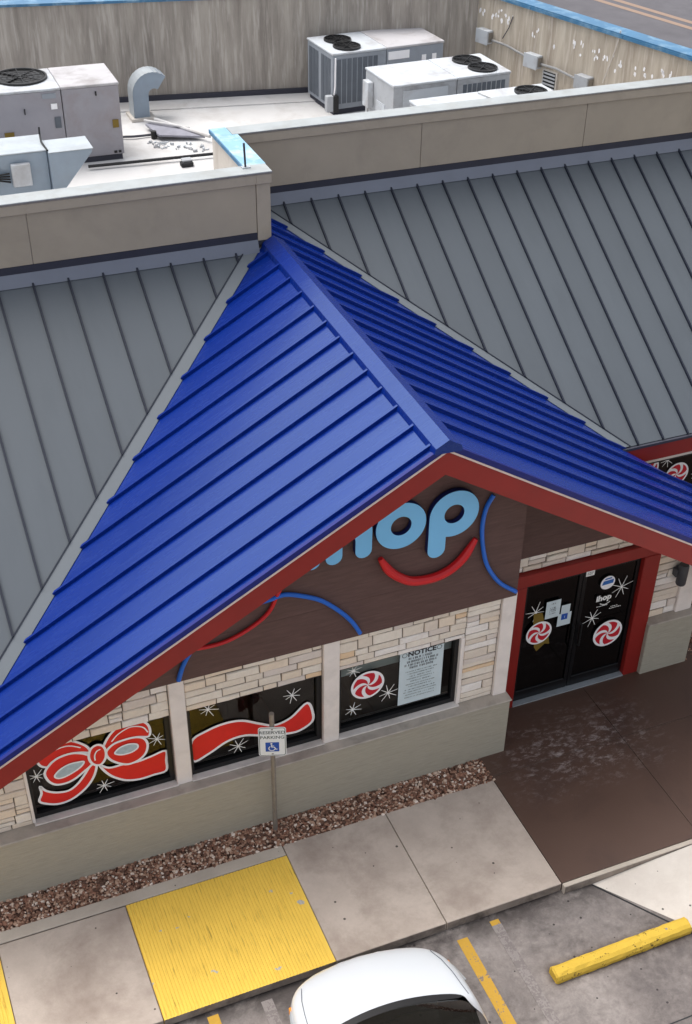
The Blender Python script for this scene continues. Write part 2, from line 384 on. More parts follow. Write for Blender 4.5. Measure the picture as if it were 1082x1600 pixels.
# ------------------------------------------------------------------ numbers of the place
XR,ZR,SL,SR,YO=-1.4385,5.44,.5564,.6162,.47
YL,YR,ZG,GS=4.819,6.229,5.349,.5822
XL,XE=-7.15,4.05            # ends of the blue gable roof
EL,ER=.25,2.10             # front edges of the two grey roofs
bl=lambda x:ZR-SL*(XR-x)
br=lambda x:ZR-SR*(x-XR)
roofz=lambda x:bl(x) if x<XR else br(x)
gl=lambda y:ZG-GS*(YL-y)
gr=lambda y:ZG-GS*(YR-y)
GZ=-.132
ZP,ZF=6.36,5.0
# ------------------------------------------------------------------ ground and paving
tag(MB().face([(-300,-300,GZ-.02),(300,-300,GZ-.02),(300,300,GZ-.02),(-300,300,GZ-.02)]).build('ground','asphalt',recenter=False),kind='structure')
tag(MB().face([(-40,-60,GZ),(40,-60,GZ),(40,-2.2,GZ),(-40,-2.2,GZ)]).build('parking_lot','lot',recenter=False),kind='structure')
# sunken joint in the lot
tag(MB().box(-1.2,14,-4.32,-4.305,GZ+.001,GZ+.003).build('lot_joint','black_rubber'),kind='structure')
sw=tag(MB().box(-14,-.40,-2.2,-.44,-.3,-.03).build('sidewalk','kerb',recenter=False),kind='structure')
def slab(nm,x0,x1,y0,y1,mat,par,z1=0.,bev=.012):
    mb=MB(); mb.box(x0,x1,y0,y1,-.26,z1); mb.mi=[0,0,1,0,0,0]
    return mb.build(nm,[mat,'kerb'],par,bevel=bev,seg=2)
g=.005
slab('slab',-1.92+g,-.375-g,-2.24,-.42,'sidewalk',sw); slab('slab',-3.31+g,-1.92-g,-2.24,-.42,'sidewalk',sw)
slab('slab',-6.80+g,-5.32-g,-2.24,-.60,'sidewalk',sw)
slab('slab',-10.6+g,-9.0-g,-2.24,-.60,'sidewalk',sw); slab('slab',-14,-10.6-g,-2.24,-.60,'sidewalk',sw)
slab('edging',-14,-3.31-g,-.585,-.42,'sidewalk_edge',sw,.004)
def ramp(x0,x1):
    mb=MB(); pitch=.0395; n=int((x1-x0)/pitch); prof=[(x0,-.0)]
    for i in range(n):
        a=x0+i*pitch; prof+=[(a+.004,-.006),(a+.010,-.006),(a+.016,0.),(a+pitch-.002,0.)]
    prof.append((x1,0.)); y0,y1=-2.24,-.595
    vs=[(x,y0,zz) for x,zz in prof]+[(x,y1,zz) for x,zz in prof]; k=len(prof)
    mb.raw(vs,[(i,i+1,k+i+1,k+i) for i in range(k-1)])
    mb.m(1).face([(x0,y0,-.12)]+[(x,y0,zz) for x,zz in prof]+[(x1,y0,-.12)])
    mb.m(0)
    for x in (x0,x1): mb.face([(x,y0,-.12),(x,y1,-.12),(x,y1,0),(x,y0,0)])
    return mb.build('tactile_ramp',['ramp_yellow','kerb'],sw)
ramp(-5.32+g,-3.31-g); ramp(-9.0,-6.80-g)
# brown entrance patio
pt=tag(MB().box(-.372,9.5,-2.2,.9,-.3,-.03).build('patio','kerb',recenter=False),kind='structure')
for x0,x1 in ((-.375,1.62),(1.62,5.2),(5.2,9.5)):
    for y0,y1 in ((-2.235,-.36),(-.36,.95)): slab('slab',x0+.003,x1-.003,y0+.003,y1-.003,'patio_brown',pt,.0,.006)
slab('kerb',-.375+.004,9.5,-2.30,-2.238,'sidewalk_edge',pt,-.004,.012)
# pale apron that rises from the lot to the patio
ap=MB(); z0=GZ+.004
A=[(.03,-2.305,z0),(.9,-2.305,-.06),(1.7,-2.305,-.012),(9.5,-2.305,-.012)]; Bq=[(.03,-2.305,z0),(.65,-3.11,z0),(1.6,-4.4,z0),(9.5,-4.4,z0)]
ap.face([A[0],Bq[1],A[1]]).face([A[1],Bq[1],Bq[2]]).face([A[1],Bq[2],A[2]]).face([A[2],Bq[2],Bq[3],A[3]]).face([(1.6,-4.4,z0),(3.3,-7,z0),(9.5,-7,z0),(9.5,-4.4,z0)])
tag(ap.build('concrete_apron','apron',recenter=False),kind='structure')
tag(MB().bar((.02,-2.31,GZ+.003),(3.2,-6.9,GZ+.003),.02,.004).build('apron_joint','black_rubber'),kind='structure')
tag(MB().box(-1.87,-1.735,-8,-2.425,GZ+.001,GZ+.005).build('parking_line','line_yellow'),kind='structure')
tag(MB().box(-1.40,-1.275,-8,-2.40,GZ+.001,GZ+.005).build('parking_line','line_white'),kind='structure')
tag(MB().box(-1.395,-1.28,-2.40,-2.33,GZ+.001,GZ+.006).build('parking_line','line_yellow'),kind='structure')
tag(MB().box(-4.86,-4.735,-8,-2.30,GZ+.001,GZ+.005).build('parking_line','line_yellow'),kind='structure')
tag(MB().box(-4.25,-4.12,-8,-2.34,GZ+.001,GZ+.005).build('parking_line','line_white'),kind='structure')
# road far behind on the right
rd=Matrix.Rotation(R(17),3,'Z')
def rp(x,y,zz): v=rd@Vector((x,y,0)); return (21.5+v.x,31+v.y,zz)
tag(MB().face([rp(-4.2,-120,GZ-.012),rp(14,-120,GZ-.012),rp(14,160,GZ-.012),rp(-4.2,160,GZ-.012)]).build('road','asphalt',recenter=False),kind='structure')
for xx in (.55,1.15): tag(MB().face([rp(xx-.14,-120,GZ-.006),rp(xx+.14,-120,GZ-.006),rp(xx+.14,160,GZ-.006),rp(xx-.14,160,GZ-.006)]).build('road_marking','road_line',recenter=False),kind='structure')
# gravel
def gravel(nm,regs,n_per,label,par=None):
    mb=MB(); ico=bmesh.new(); bmesh.ops.create_icosphere(ico,subdivisions=1,radius=1); IV=[v.co.copy() for v in ico.verts]; IF=[[v.index for v in f.verts] for f in ico.faces]; ico.free()
    for (x0,x1,y0,y1,zb) in regs:
        for _ in range(int((x1-x0)*(y1-y0)*n_per)):
            s=random.uniform(.012,.027)*(1.3 if random.random()<.12 else 1); c=Vector((random.uniform(x0,x1),random.uniform(y0,y1),zb+random.uniform(-.004,.014)))
            rot=Matrix.Rotation(random.uniform(0,6.28),3,'Z')@Matrix.Rotation(random.uniform(0,6.28),3,'X')
            sc=Vector((s*random.uniform(.8,1.3),s*random.uniform(.7,1.1),s*random.uniform(.55,.85)))
            mb.raw([c+rot@Vector((v.x*sc.x*random.uniform(.85,1.15),v.y*sc.y*random.uniform(.85,1.15),v.z*sc.z)) for v in IV],IF)
    o=mb.build(nm,'gravel',recenter=False); return tag(o,label,'gravel',kind='stuff')
tag(MB().box(-14,-.38,-.43,.9,-.3,-.03).build('planting_bed','soil',recenter=False),kind='structure')
tag(MB().box(3.0,9,.5,2.9,-.3,-.03).build('planting_bed','soil',recenter=False),kind='structure')
gravel('gravel',[(-9.4,-.36,-.43,.02,-.022)],2500,'reddish brown gravel strip along the base of the front wall')
gravel('gravel',[(3.30,4.6,.62,2.5,-.022)],800,'reddish brown gravel to the right of the entrance')
# outlines of painted and bent shapes, metres in the plane of their wall
DATA={"bow":{"back_left":[[-5.922,1.892],[-5.866,1.952],[-5.743,2.027],[-5.645,2.044],[-5.551,2.036],[-5.462,1.976],[-5.376,1.889],[-5.337,1.805],[-5.351,1.769],[-5.463,1.812],[-5.577,1.828],[-5.695,1.804],[-5.777,1.767],[-5.822,1.715],[-5.893,1.757],[-5.928,1.853]],
"tail_left":[[-5.946,1.441],[-5.891,1.347],[-5.784,1.275],[-5.649,1.249],[-5.543,1.307],[-5.451,1.414],[-5.357,1.547],[-5.287,1.548],[-5.325,1.392],[-5.41,1.254],[-5.522,1.154],[-5.649,1.089],[-5.789,1.082],[-5.919,1.142],[-5.984,1.212],[-5.943,1.325]],
"tail_right":[[-5.251,1.52],[-5.15,1.438],[-4.99,1.433],[-4.829,1.413],[-4.664,1.436],[-4.481,1.466],[-4.485,1.309],[-4.499,1.139],[-4.65,1.125],[-4.816,1.118],[-4.976,1.161],[-5.108,1.263],[-5.196,1.384]],
"back_right":[[-5.194,1.765],[-5.142,1.883],[-5.051,2.0],[-4.926,2.076],[-4.788,2.075],[-4.675,1.999],[-4.635,1.888],[-4.659,1.773],[-4.792,1.814],[-4.931,1.818],[-5.034,1.788],[-5.142,1.703],[-5.189,1.721]],
"ring_left":[[-5.868,1.635],[-5.799,1.747],[-5.694,1.817],[-5.557,1.834],[-5.445,1.799],[-5.355,1.729],[-5.316,1.644],[-5.344,1.571],[-5.442,1.496],[-5.549,1.424],[-5.651,1.393],[-5.766,1.411],[-5.842,1.498]],
"ring_right":[[-5.161,1.71],[-5.072,1.802],[-4.951,1.826],[-4.812,1.821],[-4.716,1.766],[-4.682,1.655],[-4.717,1.527],[-4.806,1.447],[-4.93,1.424],[-5.044,1.488],[-5.134,1.588]],
"hole_left":[[-5.765,1.567],[-5.698,1.638],[-5.595,1.682],[-5.498,1.681],[-5.422,1.663],[-5.47,1.591],[-5.575,1.534],[-5.676,1.503],[-5.743,1.515]],
"hole_right":[[-5.065,1.674],[-5.0,1.733],[-4.898,1.75],[-4.811,1.718],[-4.801,1.658],[-4.871,1.614],[-4.972,1.61],[-5.039,1.636]],
"knot":[[-5.359,1.73],[-5.324,1.828],[-5.252,1.864],[-5.188,1.823],[-5.163,1.725],[-5.18,1.62],[-5.238,1.544],[-5.306,1.561],[-5.351,1.635]],
"loop1":[[-5.297,1.637],[-5.294,1.719],[-5.262,1.777],[-5.221,1.789]],
"loop2":[[-5.816,1.905],[-5.693,1.968],[-5.559,1.971],[-5.433,1.897]],
"loop3":[[-5.085,1.862],[-4.997,1.953],[-4.853,2.009],[-4.719,1.96],[-4.664,1.858]]},"ribbon":[[-4.162,1.499],[-3.975,1.601],[-3.756,1.643],[-3.538,1.613],[-3.32,1.485],[-3.135,1.392],[-2.926,1.442],[-2.714,1.614],[-2.639,1.414],[-2.659,1.27],[-2.834,1.181],[-3.025,1.201],[-3.252,1.26],[-3.511,1.356],[-3.734,1.339],[-3.961,1.223],[-4.166,1.166]],
"stars_w2":[[-3.938,1.935],[-2.901,1.802],[-3.599,1.202]],
"stars_w1":[[-5.235,1.169],[-4.564,1.683],[-5.961,1.607]],
"stars_w3":[[-2.112,1.93],[-1.635,1.406],[-2.113,1.286]],
"mint_w3":[[-1.918,1.639],[-2.131,1.712],[-1.708,1.568],[-1.923,1.863],[-1.912,1.411]],
"gold":[[0.684,1.588],[0.82,1.567],[0.872,1.366],[0.971,1.084],[0.995,0.97],[0.918,0.994],[0.803,0.892],[0.755,0.982],[0.744,1.155],[0.695,1.42]],
"smile":[[-1.9,3.721],[-1.796,3.536],[-1.666,3.398],[-1.511,3.296],[-1.331,3.26],[-1.152,3.268],[-0.976,3.337],[-0.831,3.473],[-0.706,3.685]],
"arcR":[[-0.513,4.225],[-0.589,4.078],[-0.621,3.863],[-0.603,3.601],[-0.531,3.289],[-0.432,3.082],[-0.293,2.89],[-0.068,2.701]],
"arcL":[[-3.186,3.497],[-3.025,3.515],[-2.81,3.43],[-2.591,3.3],[-2.367,3.076],[-2.212,2.869],[-2.113,2.675]],
"arcRed":[[-3.106,3.545],[-3.218,3.32],[-3.435,3.161],[-3.71,3.057],[-3.979,3.047],[-4.211,3.095]],
"arcS":[[-4.144,3.006],[-4.229,2.842],[-4.287,2.659]],
"R_cond":[[4.17,5.871],[3.431,5.847],[2.956,5.773],[2.242,5.775]],
"spl":[[4.893,6.293],[4.677,6.26],[4.62,6.292],[4.539,6.262],[4.347,6.253],[4.241,6.257],[4.155,6.372],[4.162,6.282],[4.094,6.211],[4.024,6.312],[3.932,6.316],[3.934,6.239],[3.833,6.346],[3.322,6.152],[3.223,6.213],[3.227,6.242],[2.823,6.064],[2.397,6.251],[2.397,6.183],[2.222,6.284],[2.212,6.106],[1.958,6.223],[1.922,6.138],[1.836,6.24],[1.877,6.122],[1.741,6.17],[1.655,6.183],[1.503,6.275],[1.36,6.162],[1.478,6.059],[1.349,6.109],[1.052,6.156],[1.03,6.096],[0.903,6.182],[0.821,6.118],[0.706,6.132],[0.523,6.251],[0.503,6.227],[0.344,6.248]]}
# ------------------------------------------------------------------ the restaurant
BD=thing('restaurant_building','low restaurant with blue gable roof, grey metal roofs and rooftop parapet','building')
PLX=lambda x,y:(x,y)
# ---- base wall
MB().box(-6.9,0,0,.45,-.2,.925).build('base_wall','plinth',BD,bevel=.01)
MB().box(-6.92,.02,-.012,.45,.925,.95).build('base_cap','ledge',BD,bevel=.008)
MB().box(2.53,3.32,.64,1.1,-.2,.90).build('base_wall','plinth',BD,bevel=.01)
MB().box(2.53,3.34,.625,1.1,.90,.93).build('base_cap','ledge',BD,bevel=.008)
# ---- masonry backing (mortar) with openings
sv=part('stone_veneer',BD)
mb=MB(); Y0,Y1=.195,.42
wins=[(-6.07,-4.41),(-4.20,-2.545),(-2.32,-.70)]
WB,WT=.965,2.06
mb.box(-6.75,-6.07,Y0,Y1,.95,2.42); mb.box(-.70,-.003,Y0,Y1,.95,2.66); mb.box(-4.41,-4.20,Y0,Y1,.95,2.66); mb.box(-2.545,-2.32,Y0,Y1,.95,2.66)
mb.box(-6.07,-4.41,Y0,Y1,WT,2.60); mb.box(-4.20,-2.545,Y0,Y1,WT,2.66); mb.box(-2.32,-.70,Y0,Y1,WT,2.66)
for a,b in wins: mb.box(a,b,Y0+.02,Y1,.94,WB)
mb.build('mortar_bed','mortar',sv)
mb=MB(); mb.box(-.002,2.55,.80,1.05,2.33,2.66); mb.box(2.55,3.27,.80,1.05,.92,2.50)
mb.build('mortar_bed','mortar',sv)
# ---- stones
SN=[0]
def stones(x0,x1,z0,z1,y,lim=True):
    zz=z1; row=0
    while zz>z0+.02:
        h=random.choice([.085,.10,.12,.135,.155]); 
        if zz-h<z0+.05: h=zz-z0
        x=x0
        while x<x1-.01:
            l=random.uniform(.17,.46)
            if x+l>x1-.10: l=x1-x
            cells=[(x,x+l,zz-h,zz)]
            r=random.random()
            if h>.12 and r<.30: m=zz-h*random.uniform(.42,.58); cells=[(x,x+l,m,zz),(x,x+l,zz-h,m)]
            elif h>.12 and r<.44 and l>.3:
                m=zz-h*.5; xm=x+l*random.uniform(.35,.65); cells=[(x,xm,zz-h,zz),(xm,x+l,m,zz),(xm,x+l,zz-h,m)]
            for a,b,c,d in cells:
                gp=.007; e=lambda:random.uniform(-.004,.004)
                poly=[(a+gp+e(),c+gp+e()),((a+b)/2+e(),c+gp+e()),(b-gp+e(),c+gp+e()),(b-gp+e(),d-gp+e()),((a+b)/2+e(),d-gp+e()),(a+gp+e(),d-gp+e())]
                if lim:
                    poly=clip(poly,-SL,1,ZR-SL*XR-.16) if (a+b)/2<XR else clip(poly,SR,1,ZR+SR*XR-.16)
                if area(poly)<.0008: continue
                pr=random.uniform(.012,.032)
                s=MB(); cx=sum(p[0] for p in poly)/len(poly); cz=sum(p[1] for p in poly)/len(poly)
                n=len(poly); back=[(p[0]-cx,0,p[1]-cz) for p in poly]; k=.008
                mid=[(p[0]-cx,-pr*.72,p[1]-cz) for p in poly]
                fr=[((p[0]-cx)*(1-k/max(.02,abs(p[0]-cx))) if abs(p[0]-cx)>.02 else p[0]-cx,-pr+random.uniform(-.004,.004),(p[1]-cz)*(1-k/max(.02,abs(p[1]-cz)))) for p in poly]
                s.raw(back+mid+fr,[(i,(i+1)%n,n+(i+1)%n,n+i) for i in range(n)]+[(n+i,n+(i+1)%n,2*n+(i+1)%n,2*n+i) for i in range(n)]+[list(range(2*n,3*n))])
                o=s.build('stone','stone',sv); o.location=(cx,y+.003,cz); SN[0]+=1
            x+=l
        zz-=h
ZB=2.605    # underside of brown siding
stones(-6.55,-6.10,.95,2.40,Y0); stones(-6.55,-4.40,WT+.005,ZB,Y0) if False else None
stones(-6.10,-4.405,WT+.005,ZB,Y0); stones(-4.215,-2.545,WT+.005,ZB,Y0); stones(-2.33,-.655,WT+.005,ZB,Y0)
stones(-.655,-.195,.95,ZB,Y0)
stones(.0,2.56,2.335,2.575,.80); stones(2.56,3.02,.93,2.49,.80)
# ---- pilasters
for a,b in ((-6.75,-6.56),(-4.40,-4.218),(-2.54,-2.336),(-.19,.0)):
    MB().box(a,b,.14,.30,.95,min(2.62,roofz(a)-.13)).build('pilaster','pilaster',BD,bevel=.006)
MB().box(3.02,3.28,.745,1.05,.93,2.44).build('pilaster','pilaster',BD,bevel=.006)
# ---- windows
def pane(mb,x0,x1,z0,z1,y): mb.face([(x0,y,z0),(x1,y,z0),(x1,y,z1),(x0,y,z1)])
def star(mb,c,r,y,n=8):
    a0=random.uniform(0,.6)
    for k in range(n):
        a=a0+2*math.pi*k/n+random.uniform(-.1,.1); l=r*random.uniform(.75,1.1); wd=.013
        p=(c[0]+math.cos(a)*l,c[1]+math.sin(a)*l); nx,nz=-math.sin(a)*wd/2,math.cos(a)*wd/2
        yy=y-.0004*k
        mb.face([(c[0]+nx,yy,c[1]+nz),(c[0]-nx,yy,c[1]-nz),(p[0]-nx*.5,yy,p[1]-nz*.5),(p[0]+nx*.5,yy,p[1]+nz*.5)])
def stars(win,cs,r,y):
    for c in cs:
        mb=MB(); star(mb,c,r*random.uniform(.9,1.1),y); mb.build('painted_star','thin_paint',win)
def mint(win,c,r,y,rot=0.,hand=1):
    mb=MB(); mb.m(0).face([(c[0]+r*math.cos(t*math.pi/24),y,c[1]+r*math.sin(t*math.pi/24)) for t in range(48)])
    mb.m(1); nb=5; r1=r*.86
    for k in range(nb):
        inn=[];out=[]
        for i in range(9):
            q=i/8; rad=r1*(.06+.94*q); base=rot+2*math.pi*k/nb+hand*1.05*q**1.1; half=(math.pi/nb)*(.42+.30*q) 
            if i==8: half*=.92
            inn.append((c[0]+rad*math.cos(base-half),y-.002,c[1]+rad*math.sin(base-half))); out.append((c[0]+rad*math.cos(base+half),y-.002,c[1]+rad*math.sin(base+half)))
        arc=[(c[0]+r1*math.cos(rot+2*math.pi*k/nb+hand*1.05+s*(math.pi/nb)*.66),y-.002,c[1]+r1*math.sin(rot+2*math.pi*k/nb+hand*1.05+s*(math.pi/nb)*.66)) for s in (-.5,0,.5)]
        mb.face(inn+arc+out[::-1])
    return mb.build('painted_peppermint',['white_paint','candy_red'],win)
YG=.27
def window(x0,x1,z0,z1,y,bottom=.075,side=.035,top=.03):
    wn=part('window',BD); f=MB()
    f.box(x0,x1,y-.05,y+.05,z0,z0+bottom); f.box(x0,x1,y-.05,y+.05,z1-top,z1); f.box(x0,x0+side,y-.05,y+.05,z0+bottom,z1-top); f.box(x1-side*1.6,x1,y-.05,y+.05,z0+bottom,z1-top)
    f.build('frame','frame_black',wn,bevel=.004)
    p=MB(); pane(p,x0+side,x1-side*1.6,z0+bottom,z1-top,y); p.build('pane','glass',wn)
    return wn
w1=window(-6.07,-4.41,WB,WT,YG); w2=window(-4.20,-2.545,WB,WT,YG); w3=window(-2.32,-.71,WB,WT,YG)
for a,b in wins: MB().box(a-.02,b+.02,.125,.25,.951,.972).build('window_sill','sill',BD,bevel=.005)
MB().box(-.71,-.658,.165,.30,.97,WT+.01).build('window_trim','pilaster',w3,bevel=.004)
MB().box(-6.105,-6.07,.165,.30,.97,WT+.01).build('window_trim','pilaster',w1,bevel=.004)
YPT=YG-.012
stars(w1,DATA['stars_w1'],.105,YPT); stars(w2,DATA['stars_w2'],.125,YPT); stars(w3,DATA['stars_w3'],.125,YPT)
q=DATA['mint_w3']; mint(w3,(-1.92,1.64),.222,YPT-.006,.5)
def fill(mb,pts,y): mb.face([(p[0],y,p[1]) for p in pts])
bw=DATA['bow']; mb=MB(); yy=YPT-.004
for nm in ('tail_left','tail_right','back_left','back_right','ring_left','ring_right','knot'):
    P_=smoothp(bw[nm],True,4); mb.m({'back_left':0,'back_right':0,'ring_left':0,'ring_right':0}.get(nm,0)); fill(mb,P_,yy); mb.m(1); stroke(mb,P_,.03,lambda x,zv,y=yy-.0015:(x,y,zv)); yy-=.003
for nm in ('hole_left','hole_right'):
    P_=smoothp(bw[nm],True,4); mb.m(2); fill(mb,P_,yy); mb.m(1); stroke(mb,P_,.022,lambda x,zv,y=yy-.0015:(x,y,zv)); yy-=.003
for nm in ('loop1','loop2','loop3'):
    P_=smoothp(bw[nm],False,5); mb.m(1); stroke(mb,P_,.016,lambda x,zv,y=yy:(x,y,zv),False)
tag(mb.build('painted_bow',['bow_red','white_paint','silver_paint'],w1),'red painted gift bow with white outlines')
mb=MB(); P_=smoothp(DATA['ribbon'],True,5); fill(mb,P_,YPT-.004); mb.m(1); stroke(mb,P_,.034,lambda x,zv:(x,YPT-.007,zv)); mb.build('painted_ribbon',['bow_red','white_paint'],w2)
# blinds behind window 3 and interior
MB().box(-2.33,-.70,YG+.07,YG+.085,1.80,2.10).build('roller_blind','blind',w3)
it=MB(); it.box(-6.72,3.2,.5,4.2,-.05,-.02); it.box(-6.72,3.2,4.2,4.3,-.02,2.7); it.box(-6.74,-6.72,.4,4.2,-.02,2.7); it.box(3.2,3.24,1.1,4.2,-.02,2.4)
it.build('interior_shell','inside_dark',BD)
MB().box(-6.4,-.05,.43,4.2,2.72,2.76).build('interior_ceiling','inside_dark',BD); MB().box(-.05,3.2,1.05,4.2,2.38,2.42).build('interior_ceiling','inside_dark',BD)
bo=MB()
for x in (-5.9,-4.6,-3.3,-2.0): bo.box(x,x+.14,.6,1.75,0,1.15); bo.box(x+.14,x+.5,.6,1.75,0,.45)
bo.build('booth_seats','booth',BD,bevel=.03,seg=2)
MB().box(-6.70,-.05,3.4,4.15,0,1.1).build('interior_counter','inside_brown',BD)
# ---- gable wall of brown planks
gw=part('gable_wall',BD)
def planks(x0,x1,z0,y0,y1,top_off,ph=.27):
    zz=z0
    while zz<5.3:
        poly=[(x0,zz+.0008),(x1,zz+.0008),(x1,zz+ph-.0008),(x0,zz+ph-.0008)]
        poly=clip(poly,-SL,1,ZR-SL*XR-top_off); poly=clip(poly,SR,1,ZR+SR*XR-top_off)
        if area(poly)>.002:
            dy=random.uniform(-.001,.001); MB().prism(poly,lambda x,z_,h:(x,h,z_),y1,y0+dy).build('siding_plank','siding_brown',gw)
        zz+=ph
    poly=[(x0,z0),(x1,z0),(x1,5.3),(x0,5.3)]; poly=clip(poly,-SL,1,ZR-SL*XR-top_off); poly=clip(poly,SR,1,ZR+SR*XR-top_off)
    MB().prism(poly,lambda x,z_,h:(x,h,z_),y1+.001,y1+.06).build('sheathing','siding_brown',gw)
planks(-6.6,-.03,2.605,.115,.19,.13)
planks(-.02,3.27,2.575,.77,.83,.13)
MB().box(-.03,-.003,.19,.83,2.66,4.4).build('return_wall','siding_brown',gw)
MB().box(-.19,-.004,.42,.80,-.1,2.66).build('return_wall','pilaster',BD)
# ---- blue roof
BR=part('blue_roof',BD)
mapL=lambda x,y,h:(x-h*SL/math.hypot(1,SL),y,bl(x)+h/math.hypot(1,SL))
mapR=lambda x,y,h:(x+h*SR/math.hypot(1,SR),y,br(x)+h/math.hypot(1,SR))
# valley lines y<= ... : left: y - (SL/GS) x <= YL-(ZG-ZR+SL*XR)/GS
vL=(-SL/GS,1,YL-(ZG-ZR+SL*XR)/GS); vR=(SR/GS,1,YR-(ZG-ZR-SR*XR)/GS)
ys=[4.583-.4135*k for k in range(13)]; ys=[YL-.01]+ys+[-YO]
def left_poly(y0,y1,x0=XL,x1=XR):
    out=[]
    lo=[(x0,y0),(x1,y0),(x1,min(y1,EL)),(x0,min(y1,EL))] if y0<EL else None
    if lo: out.append(lo)
    if y1>EL:
        p=clip([(x0,max(y0,EL)),(x1,max(y0,EL)),(x1,y1),(x0,y1)],*vL)
        if area(p)>1e-4: out.append(p)
    return out
def right_poly(y0,y1,x0=XR,x1=XE):
    out=[]
    if y0<ER:
        p=clip([(x0,y0),(x1,y0),(x1,min(y1,ER)),(x0,min(y1,ER))],.40,1,ER+.40*2.66)
        if area(p)>1e-4: out.append(p)
    if y1>ER:
        p=clip([(x0,max(y0,ER)),(x1,max(y0,ER)),(x1,y1),(x0,y1)],*vR)
        if area(p)>1e-4: out.append(p)
    return out
RW,RH=.030,.042
for i in range(len(ys)-1):
    y1,y0=ys[i],ys[i+1]
    mb=MB()
    for p in left_poly(y0,y1): mb.prism(p,mapL,-.03,0)
    if i>0:
        mb.m(0)
        for p in left_poly(y1-RW/2,y1+RW/2): mb.prism(p,mapL,.001,RH)
    if mb.v: mb.build('roof_panel',['roof_blue'],BR)
yr=[6.22]+[5.823-.4135*k for k in range(16)]; yr=[v for v in yr if v>-YO+.12]+[-YO]
for i in range(len(yr)-1):
    y1,y0=yr[i],yr[i+1]; mb=MB()
    for p in right_poly(y0,y1): mb.prism(p,mapR,-.03,0)
    if i>0:
        for p in right_poly(y1-RW/2,y1+RW/2): mb.prism(p,mapR,.001,RH)
    if mb.v: mb.build('roof_panel',['roof_blue'],BR)
# ridge cap
mb=MB(); cw=.145; yb=YL-.012; yf=-YO-.045
sec=[(-cw-.02,-SL*(cw+.02)+.005),(-cw,-SL*cw+.062),(0,.062),(cw,-SR*cw+.062),(cw+.02,-SR*(cw+.02)+.005)]
vs=[(XR+x,yf,ZR+z_) for x,z_ in sec]+[(XR+x,yb,ZR+z_) for x,z_ in sec]; n=len(sec)
mb.raw(vs,[(i,i+1,n+i+1,n+i) for i in range(n-1)]+[list(range(n))])
mb.build('ridge_cap','roof_blue',BR)
# rake trims (front edge of the blue roof) and fascia
def rake(name,mat,y0,y1,o0,o1,par,ov=.0):
    for side in (0,1):
        if side==0: poly=[(XL-ov,bl(XL-ov)-o0),(XR,ZR-o0),(XR,ZR-o1),(XL-ov,bl(XL-ov)-o1)]
        else: poly=[(XR,ZR-o0),(XE+ov,br(XE+ov)-o0),(XE+ov,br(XE+ov)-o1),(XR,ZR-o1)]
        MB().prism(poly,lambda x,z_,h:(x,h,z_),y0,y1).build(name,mat,par)
rake('rake_trim','seam_blue',-YO-.03,-YO+.012,-.012,.062,BR)
fa=part('fascia',BD)
rake('drip_edge','drip_white',-YO-.035,-YO+.01,.064,.088,fa)
rake('fascia_board','red_trim',-YO-.012,-YO+.05,.09,.375,fa)
# soffit under the overhang
for poly in ([(XL,bl(XL)-.36),(XR,ZR-.36),(XR,ZR-.34),(XL,bl(XL)-.34)],[(XR,ZR-.36),(XE,br(XE)-.36),(XE,br(XE)-.34),(XR,ZR-.34)]):
    MB().prism(poly,lambda x,z_,h:(x,h,z_),-YO+.05,.8).build('soffit','siding_brown',BD)
# ---- grey roofs
def grey(x0,x1,yt,ye,fn,vc,ribs,vw):
    P_=part('grey_roof',BD); nn=math.hypot(1,GS)
    mp=lambda x,y,h:(x,y-h*GS/nn,fn(y)+h/nn)
    xs=sorted([r for r in ribs if x0<r<x1]); ed=[x0]+xs+[x1]
    keep=lambda poly:clip(poly,-vc[0],-vc[1],-vc[2])    # behind the valley
    for i in range(len(ed)-1):
        p=keep([(ed[i],ye),(ed[i+1],ye),(ed[i+1],yt),(ed[i],yt)])
        if area(p)<1e-3: continue
        mb=MB(); mb.prism(p,mp,-.03,0)
        if i>0:
            off=(vw+.005)*math.hypot(vc[0],vc[1])
            r=clip([(ed[i]-.012,ye),(ed[i]+.012,ye),(ed[i]+.012,yt),(ed[i]-.012,yt)],-vc[0],-vc[1],-vc[2]-off)
            if area(r)>1e-4: mb.m(1).prism(r,mp,.001,.034)
        mb.build('roof_panel',['roof_grey','seam_dark'],P_)
    # valley flashing strip
    off=vw*math.hypot(vc[0],vc[1]); s=[(x0,ye),(x1,ye),(x1,yt),(x0,yt)]; s=keep(s); s=clip(s,vc[0],vc[1],vc[2]+off)
    MB().prism(s,mp,.002,.012).build('valley_flashing','valley_grey',P_)
    s=keep([(x0,ye),(x1,ye),(x1,yt),(x0,yt)]); s=clip(s,-vc[0],-vc[1],-vc[2]-off); s=clip(s,vc[0],vc[1],vc[2]+off+.018)
    MB().prism(s,mp,.002,.022).build('valley_seam','seam_dark',P_)
    return P_,mp
GL,mpl=grey(-13,XR-.02,YL-.005,EL,gl,vL,[-4.569+.4335*k for k in range(-20,9)],.14)
GR,mpr=grey(XR-.02,9,YR-.005,ER,gr,vR,[4.527+.41*k for k in range(-16,12)],.10)
# eave trims of the grey roofs
for (x0,x1,ye,fn,par) in ((2.60,9,ER,gr,GR),(-13,-6.3,EL,gl,GL)):
    MB().box(x0,x1,ye-.04,ye+.02,fn(ye)-.05,fn(ye)-.012).build('eave_edge','dark_flash',par)
    MB().box(x0+.02,x1,ye-.025,ye+.04,fn(ye)-.30,fn(ye)-.052).build('fascia_board','red_trim',par)
    MB().box(x0+.02,x1,ye+.04,ye+.6,fn(ye)-.30,fn(ye)-.28).build('soffit','siding_brown',par)
